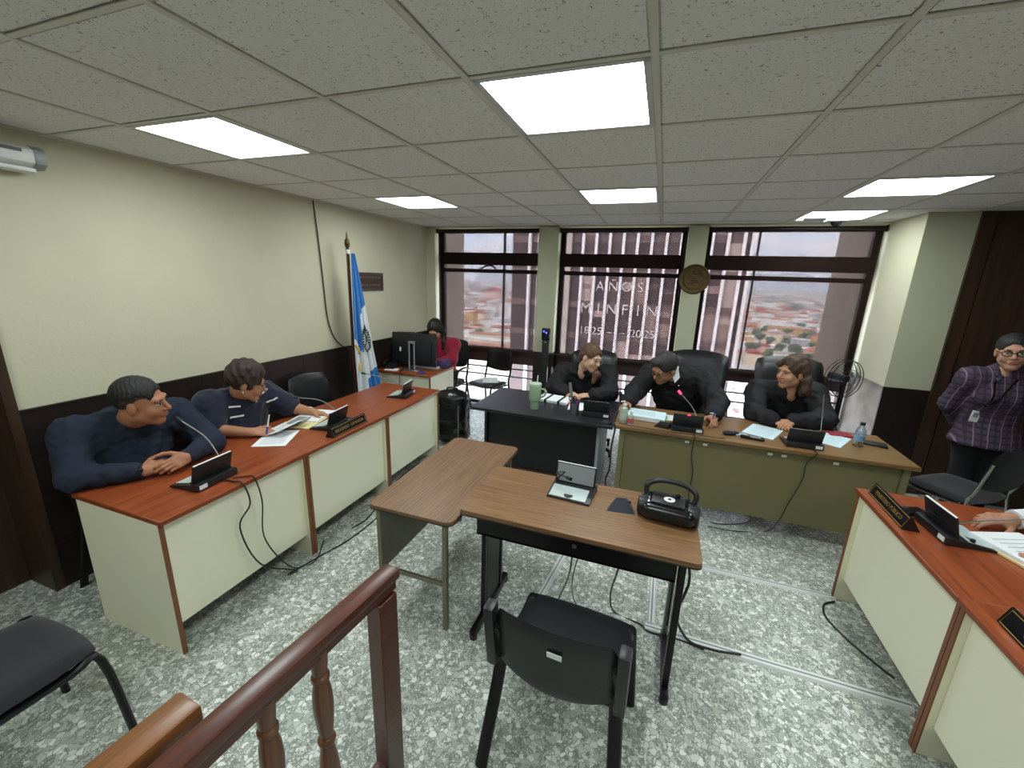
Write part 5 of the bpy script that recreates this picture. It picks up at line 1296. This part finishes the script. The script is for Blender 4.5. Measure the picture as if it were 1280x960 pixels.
nameplate('black and gold name plate at the far end of the desk with the suited sleeve', (1.262, 2.71), (1.252, 2.32), 'MINISTERIO PÚBLICO')
nameplate('black and gold name plate on the desk unit nearest the railing', (1.275, 1.735), (1.265, 1.345), 'QUERELLANTE')

# flag
FB = px(437, 312, x=-2.98); fx_, fy_ = -2.98, FB.y-.03
t = thing('flag_on_pole', 'blue and white flag with an emblem hanging from a brown wooden pole', 'flag', (fx_, fy_, 0))
MB().tube([(0, -.02, .03), (0, 0, 2.10)], .015, 12).build('pole', 'mahogany', t)
MB().lathe([(.015, 2.06), (.020, 2.07), (.020, 2.10), (.014, 2.11), (.022, 2.125), (.026, 2.15), (.020, 2.185), (.009, 2.205), (.006, 2.24), (.001, 2.265)], 16).build('finial', 'bronze', t)
MB().cyl((0, 0, 2.055), (0, 0, 2.095), .021).build('collar', 'white_plastic', t)
MB().lathe([(.16, 0), (.16, .02), (.12, .035), (.03, .05), (.02, .06)], 24).build('base', 'black_plastic', t)
mat('flag_blue', (44, 118, 190), .55, sheen=.3); mat('flag_white', (222, 228, 232), .6, sheen=.3); mat('flag_gold', (196, 170, 84), .6); mat('emblem_green', (52, 66, 48), .7)
mat('emblem_light', (150, 152, 128), .7)
# draped cloth: s runs from hoist to fly along the folds, v down the height
nu, nv = 181, 120; G = []; ztop, zbot = 2.06, .56
def flag_pt(s, v):
    w = .05+.36*min(1, v*1.05)**.9                     # the drape widens downwards
    y = .012-.055*min(1, v*1.6)+(s*w)-.02*(1-v); x = .045+.04*math.sin(s*PI*5.2)*(.25+.75*v)+.02*math.sin(s*PI*11+1)*v
    z = ztop-(ztop-zbot)*v-.10*s*v+.10*(1-s)*0
    return Vector((x, y, z))
def flag_slot(s, v):
    # three stripes fall obliquely across the folds
    k = s*.78+.62*v
    if s < .44: return 0 if v < .56+.22*s else 1
    b1 = .30+.55*(1-s)*.30; b2 = .72+.22*(1-s)
    return 0 if v < b1 else (1 if v < b2 else 0)
for name, sl, m_ in (('blue_stripes', 0, 'flag_blue'), ('white_stripe', 1, 'flag_white')):
    q = MB(); P = [[flag_pt(i/(nu-1), j/(nv-1)) for j in range(nv)] for i in range(nu)]
    for i in range(nu-1):
        for j in range(nv-1):
            if flag_slot((i+.5)/(nu-1), (j+.5)/(nv-1)) == sl: q._add([P[i][j], P[i+1][j], P[i+1][j+1], P[i][j+1]], [(0, 1, 2, 3)])
    q.build(name, m_, t, 80)
q = MB().tube([flag_pt(.0, .60+.0)+Vector((.02, -.006, 0)), flag_pt(.13, .64)+Vector((.02, 0, 0)), flag_pt(.27, .70)+Vector((.02, 0, 0)), flag_pt(.12, .74)+Vector((.02, 0, 0)), flag_pt(.04, .78)+Vector((.02, 0, 0))], .013, 6, 3, flat=(1, .5)).build('gold_fringe', 'flag_gold', t)
em = MB(); ec = (.62, .555)
for k in range(22):
    an = -PI/2+(1 if k % 2 else -1)*(.25+(k//2)*.22); s_, v_ = ec[0]+.20*math.cos(an), ec[1]-.085*math.sin(an); em.ball(flag_pt(s_, v_)+Vector((.012, 0, 0)), (.010, .013, .009), 8, 5)
em.build('emblem_wreath', 'emblem_green', t)
em = MB().box(flag_pt(*ec)+Vector((.015, 0, -.01)), (.012, .055, .06), bev=.004).build('emblem_scroll', 'emblem_light', t)
em = MB()
for s in (-1, 1): em.tube([flag_pt(ec[0]-s*.15, ec[1]+.05)+Vector((.02, 0, 0)), flag_pt(ec[0]+s*.15, ec[1]-.05)+Vector((.02, 0, 0))], .005, 6)
em.tube([flag_pt(ec[0], ec[1]-.03)+Vector((.02, 0, 0)), flag_pt(ec[0]-.05, ec[1]-.075)+Vector((.02, 0, 0)), flag_pt(ec[0]-.10, ec[1]-.10)+Vector((.02, 0, 0))], [.010, .012, .004], 8)
em.build('emblem_arms', 'emblem_green', t)

# computer corner
t = thing('computer_monitor', 'large black monitor seen from behind with a silver stand', 'monitor', (-2.79, 4.30, .75))
MB().box((0, .03, .245), (.62, .028, .385), R=rotm(-.08), bev=.006).build('screen', 'black_plastic', t)
MB().box((.0, .008, .22), (.50, .03, .26), R=rotm(-.08), bev=.012).build('back_shell', 'black_panel', t)
for x in (-.035, .035): MB().tube([(x, -.03, .008), (x, -.025, .34)], .010, 8).build('stand_post', 'silver', t)
MB().box((0, -.022, .335), (.085, .035, .03), bev=.005).build('stand_head', 'silver', t); MB().box((0, -.03, .006), (.26, .17, .012), bev=.004).build('stand_base', 'steel', t)
MB().box((-.17, -.012, .24), (.02, .004, .05), R=rotm(-.08)).build('sticker', 'white_paper', t)
t = thing('computer_monitor', 'narrow black monitor close to the wall behind the flag', 'monitor', (-3.02, 4.53, .75), .35)
MB().box((-.02, .03, .235), (.22, .028, .36), R=rotm(-.08), bev=.006).build('screen', 'black_plastic', t); MB().tube([(0, .0, .006), (0, .0, .2)], .018, 8).build('stand_post', 'black_plastic', t); MB().box((0, .0, .006), (.16, .14, .012), bev=.004).build('stand_base', 'black_plastic', t)
t = thing('keyboard', 'white keyboard lying behind the silver monitor stand', 'keyboard', (-2.70, 4.46, .75), .05); MB().box((0, 0, .012), (.36, .13, .02), bev=.005).build('case', 'white_plastic', t)
q = MB()
for r in range(4):
    for c in range(13): q.box((-.156+c*.026, -.045+r*.03, .025), (.021, .024, .006))
tag(q.build('keys', 'light_plastic', t), kind='stuff')
t = thing('paper_stack', 'white notes beside the telephone on the small computer desk', 'paper', (-3.0, 4.16, .75), .2); MB().box((0, 0, .004), (.16, .10, .008)).build('sheets', 'white_paper', t)
t = thing('desk_telephone', 'black telephone at the wall end of the small computer desk', 'telephone', (-3.06, 4.24, .75), .3)
MB().prism([(-.09, 0), (.09, 0), (.09, .055), (-.09, .025)], -.055, .055, R=Matrix(((0, 0, 1), (1, 0, 0), (0, 1, 0)))).build('base', 'black_plastic', t); MB().tube([(-.07, -.07, .06), (-.07, -.05, .07), (-.07, .05, .085), (-.07, .07, .075)], .014, 8, 3).build('handset', 'black_plastic', t)
t = thing('purple_cloth', 'folded purple cloth hanging at the corner of the computer desk', 'cloth', (-2.50, 4.56, .751)); MB().box((-.02, .02, .05), (.13, .20, .10), bev=.04).box((-.01, .0, .03), (.15, .12, .06), bev=.025).build('folds', 'purple_cloth', t)
t = thing('mouse', 'small blue and black mouse at the edge of the computer desk', 'mouse', (-2.57, 4.14, .75)); MB().ball((0, 0, .012), (.03, .045, .014), 14, 8).build('shell', 'pen_blue', t)
tag(MB().tube([(-2.86, 4.20, .757), (-2.84, 4.10, .757), (-2.83, 4.068, .74), (-2.83, 4.062, .55), (-2.84, 4.064, .1), (-2.80, 4.03, .008)], .004, 6, 5).build('monitor_cable', 'black_plastic'), 'black cable dropping in front of the small computer desk', 'cable')

# black rolling bag
t = thing('rolling_bag', 'shiny black rolling bag standing at the end of the desks', 'bag', (-2.10, 4.02, 0), .15)
SB = SDF(.012)
for x in (-.10, .10):
    for y in (-.04, .06): SB.cone((x, y, .12), (x*.9, y, .50), .085, .08, .05)
SB.cone((0, .01, .14), (0, .01, .52), .13, .12, .06); SB.ell((0, -.03, .56), (.19, .13, .085), None, .05); SB.cone((-.08, -.10, .16), (.08, -.10, .16), .05, .05, .04); SB.cone((-.08, -.10, .34), (.08, -.10, .34), .05, .05, .04)
V, F = SB.field().wrinkle(.003, 28, 51).mesh(); me = bpy.data.meshes.new('shell'); me.from_pydata(V.tolist(), [], F.tolist()); mat('bag_vinyl', (18, 18, 20), .25, bump=.2, bscale=40); me.materials.append(MATS['bag_vinyl']); me.polygons.foreach_set('use_smooth', [True]*len(me.polygons)); link('shell', me, t)
for s in (-1, 1): MB().cyl((s*.12-.018, .08, .045), (s*.12+.018, .08, .045), .045).build('wheel', 'black_plastic', t); MB().tube([(s*.11, -.145, .50), (s*.115, -.16, .34), (s*.11, -.155, .14)], .006, 6, 3).build('zip', 'steel', t)
MB().tube([(-.06, -.02, .63), (-.05, -.02, .665), (.05, -.02, .665), (.06, -.02, .63)], .010, 8, 4).build('handle', 'black_plastic', t)

# black kiosk column with blue screen
t = thing('scanner_column', 'slim black column with a glowing blue camera eye in front of the column', 'scanner', (-1.345, 5.12, 0))
MB().box((0, 0, .62), (.085, .06, 1.20), bev=.012).build('post', 'black_plastic', t); MB().lathe([(.15, 0), (.15, .015), (.06, .03), (.05, .04)], 24).build('foot', 'black_metal', t)
MB().box((0, -.012, 1.20), (.10, .06, .15), bev=.01).build('head', 'black_gloss', t)
for x, z in ((-.02, 1.235), (.012, 1.22)): MB().ball((x, -.044, z), .011, 10, 6).build('blue_eye', 'blue_led', t)
MB().box((0, -.036, 1.10), (.03, .006, .018), bev=.002).build('logo_plate', 'steel', t)

# black desk things
TZ = .75
p = px(668, 511, z=TZ); t = thing('tumbler', 'tall sage green tumbler with a white straw', 'tumbler', (p.x, p.y, TZ))
mat('sage', (148, 172, 142), .5); mat('sage_light', (186, 208, 186), .4)
MB().lathe([(.034, 0), (.036, .004), (.038, .075), (.050, .085), (.052, .095), (.053, .21), (.051, .215)], 28).build('cup', 'sage', t); MB().lathe([(.0385, .078), (.0398, .078), (.0405, .083), (.0385, .083)], 28).build('steel_ring', 'steel', t)
MB().lathe([(.053, .213), (.055, .222), (.053, .236), (.02, .243)], 28).build('lid', 'sage_light', t); MB().tube([(.012, 0, .20), (.02, -.004, .31)], .005, 8).build('straw', 'white_plastic', t)
MB().tube([(.05, .0, .19), (.085, .0, .185), (.09, .0, .14), (.05, 0, .11)], .008, 8, 4).build('handle', 'sage', t)
mat('pink_tab', (226, 40, 120), .7)
p = px(690, 499, z=.76); t = thing('bound_booklet', 'white booklet closed with black straps and pink tabs', 'booklet', (p.x+.03, p.y, TZ), -.12)
MB().box((0, 0, .014), (.30, .21, .028), bev=.004).build('pages', 'white_paper', t)
for x in (-.06, .07): MB().box((x, 0, .0148), (.022, .216, .030)).build('strap', 'black_plastic', t)
for k in range(3): MB().box((.155, -.06+k*.03, .012+.004*k), (.02, .022, .003)).build('tab', 'pink_tab', t)
p = px(717, 518, z=TZ); t = thing('pen_cup', 'mesh metal cup holding scissors and pens', 'pen cup', (p.x, p.y+.02, TZ))
q = MB().lathe([(.036, 0), (.036, .004), (.040, .10), (.0415, .10), (.0375, .002)], 24).build('cup', 'steel', t)
for s in (-1, 1): MB().tube([(s*.014+.018*math.cos(a)-.018, .004*s, .135+.022*math.sin(a)) for a in [2*PI*k/14 for k in range(14)]], .0045, 6, closed=True).build('scissor_loop', 'black_plastic', t); MB().box((-.012+s*.004, .003*s, .07), (.010, .002, .10), R=rotm(0, s*.1)).build('scissor_blade', 'steel', t)
for x, y, m_, h in ((.015, .01, 'pen_blue', .125), (.022, -.008, 'pink_tab', .12), (.008, -.02, 'pen_blue', .13), (.02, .02, 'black_plastic', .13)): MB().tube([(x*.5, y*.5, .01), (x, y, h)], .0048, 8).build('pen', m_, t)
t = thing('steel_ruler', 'silver ruler leaning up from the pen cup', 'ruler', (p.x-.055, p.y+.14, TZ)); MB().box((.0, 0, .125), (.026, .003, .25), R=rotm(.12, -.16)).build('blade', 'silver', t)
t = thing('note_sheet', 'white sheet under the hands of the robed woman with glasses', 'paper', (-.62, 3.64, TZ), .1); MB().box((0, 0, .002), (.17, .24, .004)).build('sheet', 'white_paper', t)
# judge desk things
def bottle(lab, p, prof, m_, cap_z, cap_r, cap_h, cap_m, label=None, pump=False):
    t = thing('bottle', lab, 'bottle', (p.x, p.y, TZ)); MB().lathe(prof, 24).build('bottle_body', m_, t); MB().lathe([(cap_r, cap_z), (cap_r*1.05, cap_z+.004), (cap_r, cap_z+cap_h), (cap_r*.6, cap_z+cap_h+.002)], 18).build('cap', cap_m, t)
    if label: MB().lathe([(label[0], label[1]), (label[0], label[2])], 24).build('label_band', label[3], t)
    if pump: MB().tube([(0, 0, cap_z+cap_h), (0, 0, cap_z+cap_h+.022), (-.03, -.01, cap_z+cap_h+.018)], .006, 8).build('pump', cap_m, t)
    return t
mat('gel', (176, 190, 176), .25, spec=.6); mat('pet', (190, 206, 214), .12); mat('water_label', (120, 160, 190), .5); mat('red_print', (196, 90, 90), .6)
m_trans('pet_clear', (.80, .87, .90, 1), .22, .08)
bottle('sanitizer bottle with pump and clear greenish gel at the robed man\'s hand', px(775, 529, z=TZ)+Vector((.02, .04, 0)), [(.030, 0), (.033, .004), (.034, .10), (.028, .125), (.013, .135), (.013, .14)], 'gel', .14, .016, .018, 'white_plastic', (.0345, .03, .085, 'light_plastic'), True)
bottle('small sanitizer bottle with white and red label beside the taller one', px(786, 531, z=TZ)+Vector((.01, .02, 0)), [(.022, 0), (.025, .003), (.025, .06), (.019, .08), (.010, .086), (.010, .09)], 'gel', .09, .013, .022, 'white_plastic', (.0255, .012, .055, 'red_print'))
bottle('clear water bottle with dark cap near the end of the long desk', px(1074, 559, z=TZ)+Vector((0, .03, 0)), [(.028, 0), (.032, .005), (.031, .03), (.033, .04), (.031, .05), (.033, .10), (.030, .125), (.016, .15), (.014, .165)], 'pet_clear', .162, .016, .02, 'black_plastic', (.0335, .045, .085, 'water_label'))
bottle_tray = px(1082, 557, z=TZ); t = thing('small_tray', 'small dark wallet lying behind the water bottle', 'wallet', (bottle_tray.x+.06, bottle_tray.y+.05, TZ), -.3); MB().box((0, 0, .008), (.17, .09, .016), bev=.004).build('cover', 'black_plastic', t)
p = px(808, 522, z=TZ); t = thing('file_folder', 'thick pale blue file with green tabs in front of the robed man', 'file', (p.x, p.y, TZ), -.06)
MB().box((0, 0, .016), (.30, .22, .032), bev=.003).build('page_block', 'white_paper', t); MB().box((0, 0, .034), (.304, .224, .003), R=rotm(.0, .0)).build('cover', 'blue_paper', t)
mat('green_tab', (60, 176, 120), .7)
for k in range(3): MB().box((.157, -.06+k*.05, .02), (.018, .03, .003)).build('tab', 'green_tab', t)
q = MB()
for k in range(6): q.box((-.02, .06-k*.02, .0358), (.18, .003, .0004))
tag(q.build('printed_lines', 'grey_plastic', t), kind='stuff')
def sheet_(lab, c, w, d, rz, m_='white_paper', z=TZ, lines=6, lift=0, th=.003):
    t = thing('paper_sheet', lab, 'paper', (c[0], c[1], z), rz)
    G = [[(-w/2+w*i/6, -d/2+d*j/6, th/2+lift*(i/6)**2) for j in range(7)] for i in range(7)]
    MB().sheet(G, th).build('sheet', m_, t)
    if lines:
        q = MB()
        for k in range(lines): q.box((0, d*.36-k*d*.72/max(1, lines-1), th+.0008+lift*.25), (w*.7, .0035, .0004))
        tag(q.build('printed_lines', 'grey_plastic', t), kind='stuff')
    return t
sheet_('white slip of paper beside the robed man\'s conference unit', (.165, 3.66), .09, .15, .05)
sheet_('pale sheet of paper under the hands of the robed woman looking aside', (.87, 3.62), .22, .30, -.45, 'blue_paper')
sheet_('pale sheet sticking out behind the conference unit of the robed woman looking aside', (1.33, 3.64), .20, .30, -.55, 'blue_paper')
t = thing('remote_control', 'black remote control lying on the long desk', 'remote', (px(940, 549, z=TZ).x, px(940, 549, z=TZ).y, TZ), -.12); MB().box((0, 0, .010), (.16, .042, .020), bev=.006).build('case', 'black_gloss', t); MB().box((.02, 0, .021), (.07, .026, .003), bev=.001).build('keypad', 'grey_plastic', t)
t = thing('spectacle_case', 'small crumpled dark pouch by the robed man\'s pen', 'pouch', (.60, 3.42, TZ), .3); MB().ball((0, 0, .016), (.05, .03, .016), 12, 8).ball((.05, .01, .013), (.035, .025, .013), 10, 6).build('pouch', 'suit_navy', t)
t = thing('plastic_wrap', 'small clear wrapper with a label beside the dark pouch', 'wrapper', (.69, 3.45, TZ), .2); MB().box((0, 0, .006), (.09, .05, .012), bev=.005).build('film', 'pet', t)
t = thing('tablet_stand', 'flat black device lying beside the robed man\'s conference unit', 'device', (.115, 3.40, TZ), -.25); MB().prism([(-.06, 0), (.06, 0), (.05, .026), (-.03, .030)], -.045, .045, R=Matrix(((1, 0, 0), (0, 0, 1), (0, 1, 0)))).build('case', 'black_plastic', t)
t = thing('red_folder', 'thin red folder edge behind the conference unit on the long desk', 'folder', (1.44, 3.80, TZ), .1); mat('folder_red', (150, 26, 58), .7); MB().box((0, 0, .004), (.16, .10, .008)).build('cover', 'folder_red', t)
# papers of the woman in polo
sheet_('white printed sheet under the writing hand of the woman in navy polo', (-2.40, 1.99), .21, .29, .50, lines=9)
sheet_('curled white sheet lifted above the open file of the woman in navy polo', (-2.47, 2.12), .20, .28, .15, lines=7, lift=.06, z=TZ+.008)
t = thing('open_file', 'open manila file with loose sheets in front of the woman in navy polo', 'file', (-2.50, 2.38, TZ), .25); MB().box((0, 0, .005), (.24, .42, .010), bev=.002).build('cover', 'manila', t); MB().box((.0, .06, .014), (.21, .28, .006)).build('page_block', 'white_paper', t)
t = thing('tablet', 'dark tablet lying on the manila file', 'tablet', (-2.50, 2.28, TZ+.018), .25); MB().box((0, 0, .004), (.10, .16, .008), bev=.002).build('case', 'grey_plastic', t)
# papers and file of the suited person
t = thing('open_file', 'thick open manila file with white sheets before the suited person', 'file', (1.69, 2.19, TZ), .35)
MB().box((0, 0, .006), (.26, .50, .012), bev=.002).build('cover', 'manila', t); MB().box((-.005, .06, .020), (.24, .36, .018), bev=.002).build('page_block', 'white_paper', t)
q = MB()
for k in range(9): q.box((-.0, .18-k*.03, .0294), (.16, .003, .0004))
tag(q.build('printed_lines', 'grey_plastic', t), kind='stuff')
t = thing('mobile_phone', 'black mobile phone between name plate and conference unit', 'phone', (1.335, 2.53, TZ), .35); MB().box((0, 0, .010), (.15, .07, .018), bev=.006).build('case', 'black_gloss', t)
# walnut desk things
t = thing('remote_stand', 'small black wedge shaped microphone stand next to the radio', 'device', (px(775, 640, z=TZ).x, px(775, 640, z=TZ).y+.03, TZ), .1)
MB()._add([(-.07, -.04, 0), (.07, -.035, 0), (.06, .05, 0), (-.05, .045, 0), (-.025, .012, .055), (.025, .016, .055)], [(0, 1, 5, 4), (1, 2, 5), (2, 3, 4, 5), (3, 0, 4), (3, 2, 1, 0)]).build('wedge', 'slate_plastic', t, 10)
for k in range(3): MB().box((.02+.012*k, .032, .040-.006*k), (.009, .012, .012), bev=.002).build('button', 'black_gloss', t)
a, b = px(800, 648, z=TZ), px(872, 664, z=TZ); rz = math.atan2(b.y-a.y, b.x-a.x)
t = thing('portable_radio', 'rounded black portable radio with carrying handle on the walnut desk', 'radio', ((a.x+b.x)/2-.005, (a.y+b.y)/2+.055, TZ), -.10)
SB = SDF(.005)
for x in (-.10, .10): pass
SB.cone((-.085, -.035, .048), (.085, -.035, .048), .046, .046, .02); SB.cone((-.085, .04, .055), (.085, .04, .055), .046, .046, .03)
V, F = SB.field().mesh(); me = bpy.data.meshes.new('body'); me.from_pydata(V.tolist(), [], F.tolist()); me.materials.append(MATS['black_gloss']); me.polygons.foreach_set('use_smooth', [True]*len(me.polygons)); link('body', me, t)
for s in (-1, 1):
    MB().lathe([(.030, 0), (.048, .004), (.052, .02), (.050, .05), (.040, .056), (.001, .056)], 24, o=(s*.085, -.012, .052), R=Matrix.Rotation(s*R90, 3, 'Y')).build('speaker', 'black_plastic', t)
    MB().lathe([(.0525, 0), (.0535, 0), (.0535, .006), (.0525, .006)], 24, o=(s*.088, -.012, .052), R=Matrix.Rotation(s*R90, 3, 'Y')).build('chrome_ring', 'chrome', t)
MB().box((-.005, .005, .098), (.15, .12, .012), bev=.006).build('top_deck', 'black_plastic', t)
MB().lathe([(.001, 0), (.026, 0), (.026, .002), (.001, .002)], 24, o=(.0, -.005, .1045)).build('disc_label', 'white_plastic', t); MB().lathe([(.001, 0), (.008, 0), (.008, .001), (.001, .001)], 16, o=(.0, -.005, .1066)).build('disc_hub', 'black_plastic', t)
MB().cyl((.035, .035, .10), (.035, .035, .118), .012).build('knob', 'black_gloss', t)
MB().tube([(-.11, .045, .07), (-.115, .06, .125), (-.07, .072, .155), (.0, .076, .163), (.07, .072, .155), (.115, .06, .125), (.11, .045, .07)], .013, 10, 5).build('handle', 'black_plastic', t)

# desk fan
fc_ = px(1050, 473, y=4.76); t = thing('desk_fan', 'black wire cage fan standing behind the robed woman looking aside', 'fan', (fc_.x+.03, 4.76, 0))
hz_ = fc_.z; Rf = Matrix.Rotation(.5, 3, 'Z') @ Matrix.Rotation(R90, 3, 'X')
q = MB()
def cage(r, y): return [Rf @ Vector((r*math.cos(a), r*math.sin(a), y))+Vector((0, 0, hz_)) for a in [2*PI*k/28 for k in range(28)]]
for r, y in ((.185, 0), (.185, -.04), (.18, .035), (.10, .06), (.05, .065)): q.tube(cage(r, y), .0035 if r > .15 else .002, 5, closed=True)
for k in range(28):
    a = 2*PI*k/28; q.tube([Rf @ Vector((.03*math.cos(a), .03*math.sin(a), .066))+Vector((0, 0, hz_)), Rf @ Vector((.10*math.cos(a), .10*math.sin(a), .06))+Vector((0, 0, hz_)), Rf @ Vector((.185*math.cos(a), .185*math.sin(a), 0))+Vector((0, 0, hz_))], .0013, 4)
tag(q.build('cage', 'black_metal', t), kind='stuff')
for k in range(3):
    a0 = k*2*PI/3; G = [[Rf @ Vector((r*math.cos(a0+u), r*math.sin(a0+u), .02*u-.0))+Vector((0, 0, hz_)) for r in (.03, .08, .13, .165)] for u in (-.35, -.1, .15, .4)]
    MB().sheet(G, .002).build('blade', 'pet_clear', t)
MB().cyl(Rf @ Vector((0, 0, -.14))+Vector((0, 0, hz_)), Rf @ Vector((0, 0, .03))+Vector((0, 0, hz_)), .045, .035).build('motor', 'black_plastic', t)
MB().tube([(0, 0, .03), (.02, .06, hz_-.05), (.02, .06, hz_)], .016, 10).build('pole', 'black_metal', t); MB().lathe([(.20, 0), (.20, .02), (.05, .045), (.02, .06)], 28).build('base', 'black_plastic', t)

# floor cables
def cable(lab, pts, r=.005, sm=6): return tag(MB().tube(pts, r, 6, sm).build('cable', 'black_plastic'), lab, 'cable')
def fz(u, v, z=.006): return px(u, v, z=z)
ra, rb = Vector((-2.20, 1.42, .757)), Vector((-2.12, 1.46, .757))
cable('thicker of two black cables hanging over the desk edge from the man\'s unit', [ra, Vector((-2.08, 1.43, .757)), Vector((-2.022, 1.44, .75)), Vector((-2.015, 1.46, .62)), px(300, 660, x=-2.05), px(326, 705, x=-2.045), Vector((-2.01, 1.70, .02)), fz(360, 718), fz(400, 695), fz(440, 672), fz(480, 640)], .0045)
cable('thinner of two black cables hanging over the desk edge from the man\'s unit', [rb, Vector((-2.07, 1.50, .757)), Vector((-2.022, 1.51, .75)), Vector((-2.012, 1.53, .6)), px(330, 670, x=-2.045), px(352, 700, x=-2.04), fz(372, 710), fz(395, 700), fz(405, 675)], .004)
cable('black cable lying under the desk by the flag', [fz(440, 660), fz(462, 645), fz(492, 605), fz(515, 585), fz(525, 578)], .005)
cable('black cable hanging below the walnut desk from its drawer front', [Vector((-.29, 1.86, .59)), px(712, 715, y=1.86), px(700, 745, z=.02), fz(690, 765)], .004)
cable('second black cable hanging below the walnut desk beside the first', [Vector((-.24, 1.86, .59)), px(716, 720, y=1.86), px(716, 745, z=.1), fz(720, 755)], .003)
cable('long black cable looping from the walnut desk to the floor cable cover', [Vector((-.06, 1.90, .59)), px(773, 710, y=1.9), px(763, 742, z=.15), fz(768, 765), fz(800, 780), fz(812, 790), fz(850, 800), fz(880, 812)], .005)
cable('pair of black cables running beside the walnut desk leg onto the floor', [Vector((.23, 1.98, .70)), px(862, 720, y=1.98), px(855, 745, y=1.95), px(845, 770, z=.1), fz(860, 800, .02), fz(890, 812, .02), fz(926, 818, .022)], .007)
cable('black cable hanging down the olive desk front under the robed man', [Vector((.34, 3.30, .757)), Vector((.345, 3.255, .75)), px(864, 570, y=3.31), px(866, 590, y=3.31), px(861, 615, y=3.29), px(862, 630, y=3.29), fz(870, 645), fz(900, 655), fz(936, 652), fz(930, 640), fz(890, 635)], .004)
cable('black cable hanging down the olive desk front below the robed woman looking aside', [Vector((1.13, 3.30, .757)), Vector((1.135, 3.255, .75)), px(1008, 580, y=3.30), px(1003, 600, y=3.30), px(985, 630, y=3.28), px(974, 650, y=3.28), fz(958, 664), fz(920, 664), fz(885, 658)], .004)
cable('black cable curving on the floor from the far end of the cream desk', [fz(1043, 752), fz(1030, 756), fz(1033, 772), fz(1060, 800), fz(1095, 830), fz(1118, 848)], .006)
cable('bundle of black cables hanging between the black desk and the olive desk', [Vector((-.30, 3.27, .757)), Vector((-.245, 3.245, .752)), px(764, 560, y=3.25), px(762, 585, y=3.27), px(757, 598, y=3.3), px(757, 612, z=.05)], .008)
cable('thin black wire along the front edge of the long desk', [Vector((-.22, 3.32, .756)), Vector((-.05, 3.285, .757)), Vector((.18, 3.275, .757)), Vector((.45, 3.29, .757)), Vector((.56, 3.30, .757))], .003)
